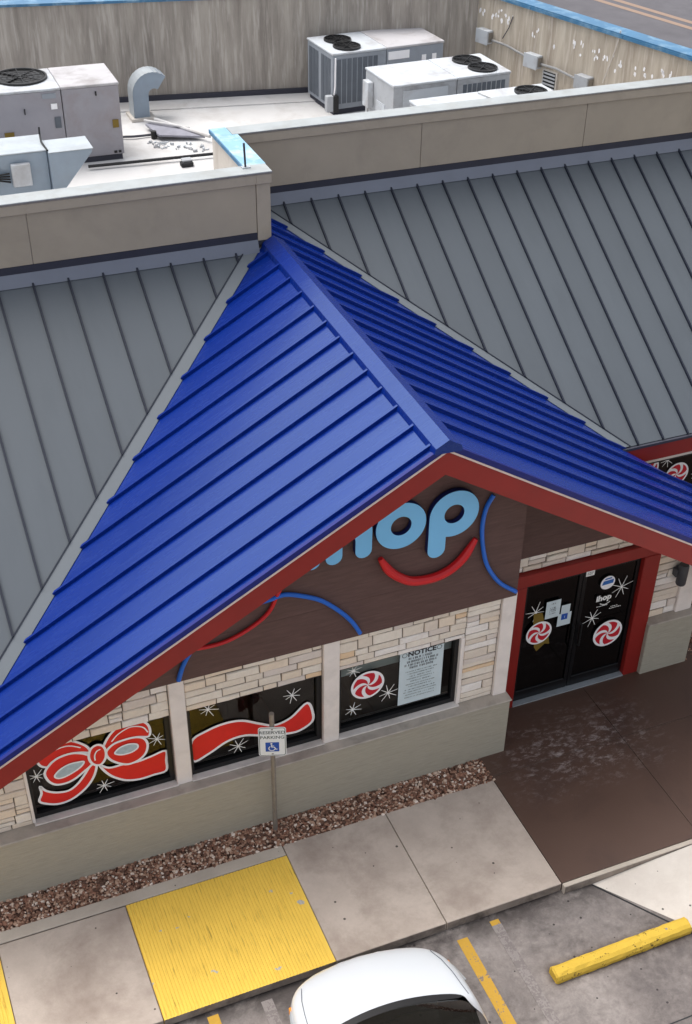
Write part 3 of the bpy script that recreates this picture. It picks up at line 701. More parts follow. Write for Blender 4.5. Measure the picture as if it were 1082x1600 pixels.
# wing walls
MB().box(3.27,9,2.62,2.9,-.2,.9).build('base_wall','plinth',BD); MB().box(3.28,9,2.64,2.9,2.16,2.68).build('wing_wall','pilaster',BD)
MB().box(3.06,3.27,1.05,2.9,-.2,2.4).build('side_wall','plinth',BD)
MB().box(-13,-6.92,.75,1.1,-.2,2.5).build('wing_wall','plinth',BD); MB().box(-6.9,-6.76,.45,1.1,-.2,2.3).build('side_wall','plinth',BD)
w4=part('window',BD)
f=MB(); f.box(3.28,9,2.66,2.76,.9,.98); f.box(3.28,9,2.66,2.76,2.12,2.16); f.box(3.28,3.33,2.66,2.76,.98,2.12); f.box(5.2,5.26,2.66,2.76,.98,2.12); f.build('frame','frame_black',w4)
p=MB(); pane(p,3.33,5.2,.98,2.12,2.70); p.build('pane','glass_dark',w4)
p=MB(); pane(p,5.26,9,.98,2.12,2.70); p.build('pane','glass_dark',w4)
MB().box(3.3,9,3.2,3.3,-.1,2.6).build('interior_wall','inside_dark',w4)
yq=2.685
mint(w4,(4.15,1.80),.205,yq,.9); mint(w4,(3.58,2.02),.205,yq,.2)
stars(w4,[(3.93,2.10)],.16,yq); stars(w4,[(4.52,1.70)],.13,yq)
# ---- parapets
def parapet(edges,y,trim_ends):
    P_=part('parapet',BD)
    x0,x1=edges[0],edges[-1]
    MB().box(x0,x1,y+.02,y+.21,ZF-.1,ZP-.03).build('parapet_core','membrane_wall',P_)
    for a,b in zip(edges[:-1],edges[1:]): MB().box(a+.004,b-.004,y+.0,y+.022,5.562,6.205).build('parapet_panel','parapet',P_,bevel=.003)
    MB().box(x0,x1+(.012 if trim_ends else 0),y-.03,y+.02,6.207,6.325).build('trim_board','parapet_trim',P_,bevel=.003)
    MB().box(x0,x1+(.02 if trim_ends else 0),y-.036,y+.02,6.327,6.345).build('trim_cap','tarnished',P_)
    MB().box(x0,x1,y-.002,y+.02,5.46,5.56).build('base_recess','dark_flash',P_)
    fl=MB(); fl.raw([(x0,y-.006,5.468),(x1,y-.006,5.468),(x1,y-.055,5.365),(x0,y-.055,5.365),(x0,y-.075,5.318),(x1,y-.075,5.318)],[(0,1,2,3),(3,2,5,4)]); fl.build('base_flashing','grey_flash',P_)
    return P_
pL=parapet([-13,-10,-7.25,-4.52,-1.645],YL,False)
MB().box(-1.64,-1.456,YL-.004,YL+.22,5.45,6.205).build('corner_board','parapet_trim',pL,bevel=.004)
MB().box(-1.645,-1.444,YL-.032,YL+.02,6.207,6.325).build('trim_board','parapet_trim',pL,bevel=.003)
MB().box(-1.645,-1.44,YL-.038,YL+.02,6.327,6.345).build('trim_cap','tarnished',pL)
MB().box(-1.645,-1.456,YL-.003,YL+.02,5.40,5.449).build('base_recess','dark_flash',pL)
MB().box(-13,-1.437,YL-.044,YL+.235,6.347,6.362).build('coping','coping',pL,bevel=.004)
pR=parapet([-1.45,1.312,4.02,6.07],YR,False)
MB().box(-1.50,6.2,YR-.044,YR+.235,6.347,6.361).build('coping','coping',pR,bevel=.004)
jg=part('parapet',BD)
MB().box(-1.738,-1.726,YL+.236,YR+.26,6.30,6.35).build('coping_lip','blue_coping',jg)
MB().box(-1.70,-1.456,YL+.222,YR+.24,ZF-.1,6.335).build('parapet_core','membrane_wall',jg)
MB().box(-1.455,-1.44,YL+.2,YR+.0,5.3,6.32).build('parapet_panel','parapet_trim',jg)
MB().box(-1.725,-1.425,YL+.236,YR-.046,6.338,6.358).build('coping','coping_blue',jg,bevel=.004)
MB().box(-1.725,-1.502,YR-.045,YR+.26,6.338,6.358).build('coping','coping_blue',jg,bevel=.004)
# ---- roof deck and screen walls
C_=(4.6,11.05); BWd=(-.1497)      # corner of screen walls
bwy=lambda x:C_[1]-.147*(x-C_[0])
a_=Vector((6.0,6.56,0)); tdir=(Vector((4.6,11.05,0))-a_).normalized(); nrm=Vector((tdir.y,-tdir.x,0))
a2=a_-tdir*.35
MB().face([(-13,YL+.2,ZF),(-1.5,YL+.2,ZF),(-1.5,YR+.2,ZF),(a2.x,YR+.2,ZF),(C_[0],C_[1],ZF),(-13,bwy(-13),ZF)]).build('roof_deck','membrane',BD)
sb=part('screen_wall',BD)
wl=lambda d0,d1,x:(x,bwy(x))
def bwall(nm,d0,d1,z0_,z1_,mat,x0=-13,x1=C_[0]+.0,par=sb):
    return MB().prism([(x0,bwy(x0)+d0),(x1,bwy(x1)+d0),(x1,bwy(x1)+d1),(x0,bwy(x0)+d1)],lambda x,y,h:(x,y,h),z0_,z1_).build(nm,mat,par)
bwall('wall_face',0,.22,-.2,6.60,'wall_streak'); bwall('coping',-.03,.25,6.60,6.64,'blue_coping'); bwall('base_flashing',-.05,-.002,ZF,5.10,'dark_flash'); bwall('cant_strip',-.5,-.052,ZF+.001,5.02,'membrane')
sr=part('screen_wall',BD)
def rwall(nm,d0,d1,z0_,z1_,mat,t0=-.45,t1=4.7,par=sr):
    p=[a_+tdir*t0+nrm*d0,a_+tdir*t1+nrm*d0,a_+tdir*t1+nrm*d1,a_+tdir*t0+nrm*d1]
    return MB().prism([(q.x,q.y) for q in p],lambda x,y,h:(x,y,h),z0_,z1_).build(nm,mat,par)
rwall('wall_face',0,.22,-.2,6.58,'wall_streak_light'); rwall('coping',-.04,.26,6.58,6.625,'blue_coping',-.45,4.75); rwall('base_flashing',-.03,-.002,ZF,5.10,'dark_flash')
for k,(t0,t1) in enumerate(((-.4,1.35),(1.36,3.4),(3.41,4.7))): rwall('coping_lip',-.052,-.041,6.555,6.60,'blue_coping',t0,t1)
def RWp(t,z_,d): q=a_+tdir*t+nrm*(-d); return Vector((q.x,q.y,z_))
# white paint dabs on the right screen wall
mb=MB()
for t,z_ in DATA['spl']:
    for _ in range(random.randint(1,2)):
        tt=t+random.uniform(-.03,.03); zz=z_+random.uniform(-.03,.03); w_=random.uniform(.012,.026); h_=random.uniform(.02,.05)
        pts=[]
        for k in range(9):
            a=2*math.pi*k/9; rr=random.uniform(.75,1.15); pts.append(RWp(tt+math.cos(a)*w_*rr,zz+math.sin(a)*h_*rr,.003))
        mb.face(pts)
tag(mb.build('paint_dabs','white_paint',sr),kind='stuff')
# ------------------------------------------------------------------ entrance doors
DY=.80
dr=part('entrance_door',BD)
fr=MB(); fr.box(.30,.50,DY-.09,DY+.05,-.02,2.13); fr.box(2.285,2.545,DY-.09,DY+.05,-.02,2.13); fr.box(.30,2.545,DY-.09,DY+.05,2.132,2.33)
fr.build('door_frame','red_trim',dr,bevel=.008)
MB().box(.50,2.285,DY-.10,DY+.06,0.001,.022).build('threshold','galv',dr)
def leaf(x0,x1,hx):
    f=MB(); s=.055
    f.box(x0,x0+s,DY-.02,DY+.03,.03,2.12); f.box(x1-s,x1,DY-.02,DY+.03,.03,2.12); f.box(x0+s,x1-s,DY-.02,DY+.03,.03,.20); f.box(x0+s,x1-s,DY-.02,DY+.03,2.05,2.12)
    f.build('door_stile','door_black',dr,bevel=.004)
    p=MB(); pane(p,x0+s,x1-s,.20,2.05,DY); p.build('pane','glass_dark',dr)
    h=MB(); h.tube([(hx,DY-.02,.80),(hx,DY-.07,.82),(hx,DY-.07,1.18),(hx,DY-.02,1.20)],.012,8); h.build('door_handle','frame_black',dr,smooth=True)
leaf(.505,1.388,1.33); leaf(1.396,2.28,1.455)
yd=DY-.026
mint(dr,(.80,1.225),.195,yd-.012,.8); mint(dr,(1.935,.865),.232,yd-.006,.2)
stars(dr,[(.713,1.60)],.17,yd-.002); stars(dr,[(1.635,1.225)],.16,yd-.002); stars(dr,[(2.03,1.66)],.155,yd-.002)
mb=MB(); fill(mb,DATA['gold'],yd-.006); mb.build('painted_gold_ribbon','gold_paint',dr)
# door logo: the word with a smile below
text_obj('door_lettering',[('ihop',.135,1.77,1.545,.006),('',.03,1.76,1.39)],dr,'thin_paint',yd-.004)
mb=MB(); P_=[(1.72+.16*k/10,1.455-.035*math.sin(math.pi*k/10)) for k in range(11)]; stroke(mb,P_,.013,lambda x,zv:(x,yd-.004,zv),False); mb.build('door_smile','thin_paint',dr)
mb=MB()
for (x,zv,l) in ((1.77,1.40,.19),(1.97,1.345,.13),(1.985,1.315,.20)):
    k=0.
    while k<l-.02:
        s_=random.uniform(.012,.03); mb.face([(x-l/2+k,yd-.004,zv),(x-l/2+k+s_,yd-.004,zv),(x-l/2+k+s_,yd-.004,zv+.012),(x-l/2+k,yd-.004,zv+.012)]); k+=s_+.007
tag(mb.build('door_small_print','thin_paint',dr),kind='stuff')
def sheet(name,label,cat,x0,x1,z0,z1,y,mat='paper'):
    t=thing(name,label,cat,((x0+x1)/2,y,z0)); MB().box(-(x1-x0)/2,(x1-x0)/2,-.001,.001,0,z1-z0).build('paper',mat,t); return t
def scrib(par,rows,y,mat='ink'):
    mb=MB()
    for (xc,zv,l,h) in rows:
        k=0.
        while k<l-.01:
            if random.random()<.16: k+=h*.6; continue
            a=xc-l/2+k; q=h*.2; s_=h*.62
            r=lambda u0,u1,v0,v1:mb.face([(a+u0,y,zv+v0),(a+u1,y,zv+v0),(a+u1,y,zv+v1),(a+u0,y,zv+v1)])
            r(0,q,0,h)
            if random.random()<.6: r(s_-q,s_,0,h)
            for vv in (0,h*.42,h-q):
                if random.random()<.6: r(q,s_-q,vv,vv+q)
            k+=s_+h*.22
    return tag(mb.build('small_print',mat,par),kind='stuff')
t=sheet('door_notice','white printed notice taped to the left glass door, the largest sheet there','notice',.865,1.085,1.435,1.73,yd-.006)
scrib(t,[(0,.235,.06,.02),(0,.165,.10,.02),(0,.135,.12,.02),(0,.105,.10,.02),(0,.07,.09,.016)],-.003)
t=sheet('door_notice','small plain pale blue sheet taped above the blue accessibility notice','notice',1.11,1.245,1.45,1.60,yd-.004)
t=sheet('door_notice','pale sheet with a dark blue square taped on the left glass door','notice',1.07,1.277,1.245,1.462,yd-.007)
MB().box(-.05,.045,-.004,-.002,.105,.205).build('blue_square','sign_blue',t)
text_obj('pictogram',[('i',.07,0.,.155)],t,'paper',-.006)
t=thing('door_sticker','round white and blue sticker high on the right glass door','sticker',(1.79,yd-.002,1.80))
mb=MB(); mb.face([(.112*math.cos(k*math.pi/16),-.002,.112*math.sin(k*math.pi/16)) for k in range(32)]); mb.build('sticker_disc','white_paint',t)
mb=MB(); mb.face([(x,-.004,z_) for x,z_ in ((-.09,-.03),(.085,-.02),(.09,.045),(-.07,.04))]); mb.face([(x,-.004,z_) for x,z_ in ((-.06,.055),(.06,.062),(.045,.085),(-.045,.08))]); mb.build('sticker_band','sticker_blue',t)
text_obj('sticker_word',[('WIFI',.055,0,.005)],t,'white_paint',-.006) if False else None
t=sheet('door_sticker','small white label at the top of the right glass door','sticker',1.42,1.55,2.0,2.13,yd-.003,'thin_paint')
scrib(t,[(0,.085,.09,.018),(0,.05,.1,.014),(0,.025,.09,.012)],-.003)
# notice poster in window 3
t=thing('notice_poster','large white NOTICE poster with rows of black print in the rightmost front window','poster',(-1.20,YPT-.004,1.135))
MB().box(-.298,.298,-.001,.001,0,.90).build('paper','paper',t)
text_obj('heading',[('NOTICE',.105,0,.825,.004)],t,'ink',-.003)
LN=['NO WEAPONS ALLOWED IN ANY','OF OUR RESTAURANTS WITHOUT','PERMISSION OF THE MANAGER']
text_obj('print',[('IT IS UNLAWFUL TO SELL',.046,0,.755,.0015),('OR CONSUME ALCOHOL',.052,0,.70,.0015),('BEVERAGES & REFRESHMENTS',.040,0,.648,.001),('FOR THE PERSON',.05,0,.592,.001)],t,'ink',-.003) if False else None
scrib(t,[(0,.735,.36,.034),(0,.685,.44,.034),(0,.635,.46,.034),(0,.585,.36,.034)],-.003)
scrib(t,[(0,.53,.44,.016),(0,.49,.36,.016),(0,.445,.30,.018),(0,.405,.38,.016),(0,.36,.30,.018),(0,.315,.4,.015),(0,.275,.32,.016),(0,.225,.42,.016),(0,.185,.46,.014),(0,.14,.4,.014),(0,.095,.42,.013)],-.003,'sign_green')
for s in (-1,1):
    mb=MB(); P_=[(s*.235+.032*math.cos(k*math.pi/8),.825+.032*math.sin(k*math.pi/8)) for k in range(16)]; stroke(mb,P_,.008,lambda x,zv:(x,-.003,zv)); mb.build('seal','sign_green',t)
# wall lamp right of the doors
t=thing('wall_lamp','dark grey cylinder wall lamp on stone right of the entrance','wall lamp',(2.93,.765,1.53))
mb=MB(); mb.tube([(0,-.10,0),(0,-.10,.02),(0,-.10,.32),(0,-.10,.34)],[.062,.072,.072,.064],16); mb.build('lamp_body','lamp_grey',t,smooth=True)
MB().box(-.10,-.05,-.09,.0,.13,.25).box(-.05,.05,-.06,.005,.1,.27).build('wall_bracket','lamp_grey',t,bevel=.006)
# ------------------------------------------------------------------ roof sign
SY=.115
sg=thing('restaurant_sign','pale blue raised letters over a red smile on the brown gable','sign',(-1.6,SY,3.2))
def place(me,name,mats,parent,off=(0,0,0),swap=True):
    for v in me.vertices: x,y,z_=v.co; v.co=(x+off[0],-z_+off[1],y+off[2])
    me.materials.clear()
    for k in mats: me.materials.append(M[k])
    me.update()
    for p in me.polygons: p.material_index=0 if p.normal.y<-.6 else 1
    ob=bpy.data.objects.new(name,me); COL.objects.link(ob); ob.parent=parent; return ob
circ=lambda c,r,n=40,a0=0,a1=2*math.pi,inc=False:[(c[0]+r*math.cos(a0+(a1-a0)*k/(n-(1 if inc else 0))),c[1]+r*math.sin(a0+(a1-a0)*k/(n-(1 if inc else 0)))) for k in range(n)]
def letter(loops,nm='letter'):
    me=curve_mesh('letter',[[(x+1.6,z_-3.2) for x,z_ in lp] for lp in loops],.06,.006); return place(me,nm,['letter_blue','letter_side'],sg,(0,-.05,0))
letter([circ((-1.672,4.125),.305,48),circ((-1.672,4.125),.122,32)])
pc=(-1.022,4.125); rP=.308
a0=-math.acos((pc[0]+.0-(-1.108))/rP) if False else None
ast=math.pi+math.acos((1.108-1.022)/rP)     # angle where stem's right side meets bowl (lower left)
pts=circ(pc,rP,40,math.pi,ast-2*math.pi,True)   # clockwise over the top from left to lower-left
stem=[(-1.108,3.68)]+circ((-1.219,3.675),.111,12,0,-math.pi,True)+[(-1.33,3.68)]
letter([pts+stem,circ(pc,.122,32)])
# h: legs and arch
hx=-2.29
def hl():
    o=[]; o+=circ((hx-.175,3.905),.10,10,math.pi,2*math.pi,True)                      # left foot
    o+=[(hx-.075,4.03)]+circ((hx+.0,4.06),.075,10,math.pi,0,True)                        # inner arch
    o+=circ((hx+.175,3.905),.10,10,math.pi,2*math.pi,True)                               # right foot
    o+=circ((hx+.055,4.17),.22,12,0,R(100),True)
    o+=[(hx-.075,4.38)]+circ((hx-.175,4.56),.10,10,0,math.pi,True)
    return o
letter([hl()])
letter([circ((-2.72,3.905),.10,10,math.pi,2*math.pi,True)+circ((-2.72,4.30),.10,10,0,math.pi,True)]); letter([circ((-2.72,4.56),.11,24)])
def neon(path,y,r): 
    return [(x+1.6,y-SY,z_-3.2) for x,z_ in path]
sp=smoothp(DATA['smile'],False,5); n=len(sp); mb=MB(); mb.tube([(x+1.6,-.06,z_-3.2) for x,z_ in sp],[.055*min(1,.55+4*min(i,n-1-i)/n) for i in range(n)],10); mb.build('smile','tube_red',sg,smooth=True)
def tubething(name,label,path,mat,r=.027):
    mb=MB(); mb.tube([(x,SY-.035,z_) for x,z_ in smoothp(path,False,5)],r,10); tag(mb.build(name,mat,smooth=True),label,'neon tube')
tubething('neon_tube','blue curved tube right of the smile on the brown gable',DATA['arcR'],'tube_blue')
tubething('neon_tube','blue arched tube left of the smile, above the middle pilaster',[(-3.50,3.42),(-3.35,3.48)]+DATA['arcL'],'tube_blue')
tubething('neon_tube','thin red curved tube half hidden by the red fascia on the left',[(-2.98,3.78)]+DATA['arcRed']+[(-4.45,3.2)],'tube_red',.024)
tubething('neon_tube','short blue tube end at the lower left of the brown gable',[(-4.02,3.2)]+DATA['arcS'],'tube_blue')
# ------------------------------------------------------------------ rooftop units
def fan(par,x,y,z_,r):
    fn=part('fan',par,(x,y,z_))
    mb=MB(); n=32
    ring=[(r*1.0,0.0),(r*1.0,.03),(r*.93,.03),(r*.93,-.05)]
    vs=[];fs=[]
    for k in range(n):
        a=2*math.pi*k/n
        for q in ring: vs.append((q[0]*math.cos(a),q[0]*math.sin(a),q[1]))
    for k in range(n):
        for j in range(3): a=k*4+j; b=((k+1)%n)*4+j; fs.append((a,b,b+1,a+1))
    mb.raw(vs,fs); mb.build('fan_ring','fan_black',fn,smooth=True)
    mb=MB(); mb.disc((0,0),r*.97,n,.001,.004)
    for k in range(4):
        a=k*math.pi/2+.4; p=[]
        for rr,da in ((.18,-.3),(.9,-.12),(.9,.42),(.18,.5)): p.append((r*rr*math.cos(a+da),r*rr*math.sin(a+da),+.008+(.012 if da>0 else 0)))
        mb.face(p)
    mb.disc((0,0),r*.2,16,.003,.02); mb.build('fan_blades','fan_black',fn)
    mb=MB()
    for rr in (.3,.5,.7,.88): mb.tube([(r*rr*math.cos(2*math.pi*k/24),r*rr*math.sin(2*math.pi*k/24),.022) for k in range(25)],.004,4,False)
    for k in range(8): a=k*math.pi/4; mb.bar((0,0,.026),(r*.97*math.cos(a),r*.97*math.sin(a),.026),.008,.006)
    mb.build('fan_guard','fan_black',fn)
def rtu(label,loc,rz,L,W,H,fans,mat,topm,split,grilles,name='rooftop_unit',top2=None,gm='grille_dark'):
    t=thing(name,label,'rooftop unit',loc,rz,'rooftop air conditioning units')
    MB().box(.04,L-.04,.04,W-.04,0,.09).build('base_rail','dark_flash',t)
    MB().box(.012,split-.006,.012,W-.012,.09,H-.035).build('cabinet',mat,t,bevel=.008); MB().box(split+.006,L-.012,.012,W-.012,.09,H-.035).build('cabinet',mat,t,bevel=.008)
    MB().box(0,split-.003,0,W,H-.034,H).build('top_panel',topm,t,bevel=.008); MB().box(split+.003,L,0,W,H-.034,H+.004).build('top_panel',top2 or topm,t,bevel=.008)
    for f in fans: fan(t,f[0],f[1],H+.002,f[2])
    mb=MB()
    for (face,a,b,z0_,z1_,n) in grilles:
        for k in range(n):
            p0=a+(b-a)*k/n+.012; p1=a+(b-a)*(k+1)/n-.012
            if face=='F': mb.box(p0,p1,.004,.011,z0_,z1_)
            elif face=='L': mb.box(.004,.011,p0,p1,z0_,z1_)
    if mb.v: mb.build('coil_grille',gm,t)
    return t
ta=rtu('tall grey rooftop unit with two fans and coil grilles, nearest the back screen wall',(1.53,10.24,ZF),R(4),2.13,1.02,1.005,[(.42,.68,.235),(.40,.28,.235)],'rtu_side','rtu_white',1.02,[('F',.08,.86,.18,.90,8),('L',.08,.46,.15,.90,3),('L',.56,.94,.15,.90,3)],top2='rtu_top')
MB().box(1.05,1.45,-.004,.008,.80,.93).build('name_plate','white_paint',ta); MB().box(1.70,1.78,-.003,.009,.70,.82).box(1.9,1.98,-.003,.009,.70,.82).build('paper_label','white_paint',ta)
mb=MB(); mb.tube([(.03,-.06,.95),(.03,-.05,.5),(.0,-.06,.3)],.012,6); mb.build('cable','white_paint',ta)
MB().box(-.14,-.02,-.10,.0,.10,.36).build('disconnect_box','rtu_grey',ta,bevel=.008); MB().box(-.02,.07,-.12,-.02,.08,.36).build('disconnect_cover','fan_black',ta,bevel=.008)
tb=rtu('pale grey rooftop unit with two fans at its right end, middle one of three',(1.84,8.43,ZF),R(3),2.14,1.03,1.0,[(1.72,.74,.245),(1.77,.30,.245)],'rtu_grey','rtu_white',1.15,[('F',1.25,2.05,.4,.88,9)])
MB().box(-.09,-.012+.02,.72,.92,.45,.85).build('control_box','rtu_white',tb,bevel=.008)
mb=MB(); mb.tube([(-.05,.8,.45),(-.05,.78,.2),(-.02,.78,.0)],.015,6); mb.build('cable','conduit',tb)
MB().box(.002,.011,.30,.62,.25,.62).build('access_door','rtu_white',tb); MB().box(.18,.98,.0,.010,.15,.9).build('access_panel','rtu_white',tb)
MB().box(1.0,1.92,.003,.0112,.62,.92).build('side_panel','grille_dark',tb) if False else None
tc=rtu('low white rooftop unit with one fan, closest behind the right parapet',(1.90,6.90,ZF),R(2),2.36,1.0,.95,[(1.98,.68,.265)],'rtu_grey','rtu_white',1.2,[('F',.3,1.6,.2,.8,8)])
mb=MB(); mb.tube([(1.15,.9,.965),(1.22,.6,.968),(1.3,.2,.965)],.008,5); mb.build('cable','conduit',tc)
tl=rtu('large dull grey rooftop unit with one big dark fan on the left roof',(-4.72,9.42,ZF),R(-1),2.47,.98,1.16,[(1.12,.62,.40)],'rtu_mauve','rtu_white',1.60,[],top2='rtu_top')
MB().box(1.43,1.52,-.003,.009,.86,.94).build('paper_label','white_paint',tl); MB().box(1.46,1.55,-.003,.009,.58,.74).build('vent_plate','grille_dark',tl)
MB().box(1.32,1.52,-.003,.009,1.02,1.09).build('vent_plate','rtu_side',tl); MB().box(.70,.84,-.003,.009,.40,.58).build('yellow_label','gold_paint',tl)
MB().box(2.32,2.41,-.003,.009,.50,.62).build('yellow_label','gold_paint',tl); MB().box(1.03,1.045,-.01,.009,.82,.90).box(2.1,2.12,-.01,.009,1.0,1.06).build('latch','fan_black',tl)
MB().box(2.30,2.345,-.003,.009,.115,.15).box(2.37,2.41,-.003,.009,.115,.15).build('cable_port','fan_black',tl)
# makeup air box with slanted hood
t=thing('air_intake_box','galvanised duct box with slanted intake hood at the left edge behind the parapet','duct',(-3.73,7.50,ZF))
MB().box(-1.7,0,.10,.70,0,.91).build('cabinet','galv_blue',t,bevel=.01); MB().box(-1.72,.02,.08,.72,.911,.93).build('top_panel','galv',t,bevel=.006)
MB().prism([(.004,.30),(.10,.30),(.60,.86),(.60,.905),(.004,.905)],lambda x,z_,h:(x,h,z_),.0,.48).build('intake_hood','galv_blue',t,bevel=.006)
MB().box(.004,.62,-.012,.49,.906,.918).build('hood_top','galv',t,bevel=.004)
MB().box(-.52,-.26,.02,.099,.48,.79).build('control_box','rtu_white',t,bevel=.01)
mb=MB(); mb.tube([(.0,.05,.93),(-.02,.35,.95),(.0,.52,.99),(.01,.56,1.08)],.014,6); mb.build('cable','fan_black',t)
mb=MB()
for k in range(4): mb.tube([(-.55,.06,.55+.04*k),(-.75,.0,.62+.02*k),(-1.0,.02,.45-.06*k)],.014,6)
mb.build('cable_bundle','fan_black',t)
# goose neck vent
t=thing('gooseneck_vent','curved grey sheet metal exhaust hood rising from the white roof','vent hood',(-1.68,11.0,ZF))
prof_o=[(0,0),(0,.42)]+[(.34-.34*math.cos(R(a)),.42+.34*math.sin(R(a))) for a in range(12,133,12)]
prof_i=[(.26,0),(.26,.40)]+[(.36-.10*math.cos(R(a)),.40+.10*math.sin(R(a))) for a in range(20,133,22)]
poly=prof_o+prof_i[::-1]
mb=MB(); n=len(poly)
mb.prism(poly,lambda x,z_,h:(x,h,z_),0,.30); mb.build('hood_body','galv_blue',t)
mb=MB(); stroke_pts=prof_o
for i in range(len(prof_o)-1):
    a,b=prof_o[i],prof_o[i+1]; mb.face([(a[0]-.006,-.015,a[1]),(b[0]-.006,-.015,b[1]+.006),(b[0]-.006,.315,b[1]+.006),(a[0]-.006,.315,a[1])])
mb.build('hood_skin','galv',t)
MB().box(-.06,.34,-.06,.36,0,.05).build('curb','membrane_wall',t)
# debris by the vent
tag(MB().prism([(-1.62,10.55),(-1.4,10.7),(-.85,9.78),(-1.55,9.98)],lambda x,y,h:(x,y,h+(.05 if x<-1.5 else .02)),ZF+.02,ZF+.05).build('metal_sheet','scrap_grey'),'dark grey bent metal sheet lying by the exhaust hood','scrap metal')
for a,b,r,l in (((-1.40,10.78,5.08),(-.80,9.66,5.10),.028,'long white pipe lying from the exhaust hood to the parapet'),((-1.62,10.62,5.13),(-1.0,10.15,5.10),.022,'shorter white pipe lying on the metal sheet')):
    tag(MB().tube([a,b],r,8).build('loose_pipe','membrane'),l,'pipe')
tag(MB().tube([(-2.2,10.3,5.03),(-1.9,10.2,5.04),(-1.5,10.22,5.03)],.02,6).build('loose_cable','dark_flash'),'dark cable lying right of the large left rooftop unit','cable')
for i,(x,y,l) in enumerate(((-1.6,10.12,'small dark can beside the metal sheet on the white roof'),)):
    tag(MB().tube([(x,y,ZF),(x,y,ZF+.12)],.045,10).build('can','fan_black'),l,'can')
mb=MB()
for _ in range(46):
    x=random.uniform(-1.75,-.9); y=9.95-.55*(x+1.75)/.85+random.uniform(-.22,.16); s=random.uniform(.02,.055); a=random.uniform(0,3.14)
    dx,dy=math.cos(a)*s,math.sin(a)*s*.7; mb.prism([(x-dx,y-dy),(x+dy*.5,y-dx*.4),(x+dx,y+dy),(x-dy*.5,y+dx*.4)],lambda X,Y,h:(X,Y,h),ZF+.003,ZF+random.uniform(.01,.04))
tag(mb.build('debris_scraps','rtu_white'),'white scraps of debris scattered on the roof','debris',kind='stuff')
tag(MB().tube([(-2.9,9.10,5.06),(-2.3,9.07,5.06),(-.95,9.015,5.06)],.024,8).build('roof_pipe','black_rubber',smooth=True),'black pipe running across the white roof in front of the units','pipe')
t=thing('pipe_block','dark block supporting the black roof pipe','pipe support',(-1.44,8.80,ZF)); MB().box(-.10,.09,-.06,.06,0,.07).build('block','black_rubber',t,bevel=.01); MB().box(-.07,.085,-.02,.1,.071,.10).build('clamp','rtu_grey',t,bevel=.006)
t=thing('antenna_rod','thin dark rod standing on the corner of the left parapet','rod',(-1.72,4.985,6.362)); mb=MB(); mb.tube([(0,0,.01),(-.01,0,.31)],.014,8); mb.build('rod','dark_flash',t); MB().box(-.05,.06,-.035,.04,0,.012).build('foot','galv',t)
# things on the right screen wall
def wallbox(t_,z0_,w_,h_,d,label,mat='rtu_white'):
    o=thing('electrical_box',label,'electrical box',RWp(t_,z0_,0),math.atan2(tdir.y,tdir.x)-math.pi/2)
    # local +y along wall, -x away from the wall
    MB().box(-d,-.002,-w_/2,w_/2,0,h_).build('box_body',mat,o,bevel=.008); MB().box(-d-.012,-d-.001,-w_/2-.01,w_/2+.01,-.01,h_+.01).build('box_cover',mat,o,bevel=.005)
    MB().box(-d*.8,-.02,-w_/2-.008,-w_/2-.001,.03,h_-.03).build('box_side','tarnished',o)
wallbox(4.42,5.80,.28,.22,.14,'white electrical box on the right screen wall, farthest of three'); wallbox(3.21,5.68,.30,.21,.14,'white electrical box on the right screen wall, middle of three'); wallbox(2.02,5.63,.28,.20,.16,'grey electrical box on the right screen wall, nearest of three','rtu_grey')
c=DATA['R_cond']
tag(MB().tube([RWp(4.25,5.87,.05),RWp(3.9,5.865,.04),RWp(3.40,5.80,.05)],.022,8).build('conduit','conduit',smooth=True),'grey conduit joining the two white electrical boxes','conduit')
tag(MB().tube([RWp(3.05,5.76,.05),RWp(2.7,5.77,.04),RWp(2.18,5.72,.05)],.022,8).build('conduit','conduit',smooth=True),'grey conduit joining the middle box to the nearest electrical box','conduit')
tag(MB().tube([RWp(t_,z_,.03) for t_,z_ in ((1.43,6.66),(1.48,6.4),(1.55,6.15),(1.66,5.80))],.011,6).build('hanging_cord','membrane_wall',smooth=True),'pale cord hanging down the right screen wall from its blue coping','cord')
tag(MB().tube([RWp(3.83,6.35,.012),RWp(3.9,6.15,.02),RWp(4.02,5.95,.03)],.008,5).build('thin_cable','dark_flash',smooth=True),'thin dark cable running up from the farthest electrical box','cable')
tag(MB().tube([RWp(4.98,5.05,.05),RWp(4.98,5.82,.05),RWp(4.985,6.75,.05)],[.03,.03,.02],8).build('corner_pipe','membrane'),'white vertical pipe in the corner of the two screen walls','pipe')
o=thing('wall_vent','small louvred vent low on the right screen wall','vent',RWp(2.84,5.38,0),math.atan2(tdir.y,tdir.x)-math.pi/2)
MB().box(-.03,-.002,-.17,.17,-.02,.32).build('vent_frame','membrane_wall',o)
MB().box(-.034,-.031,-.14,.14,.005,.295).build('vent_back','fan_black',o)
for k in range(5): MB().box(-.05,-.035,-.14,.14,.02+.058*k,.045+.058*k).build('slat','rtu_grey',o)
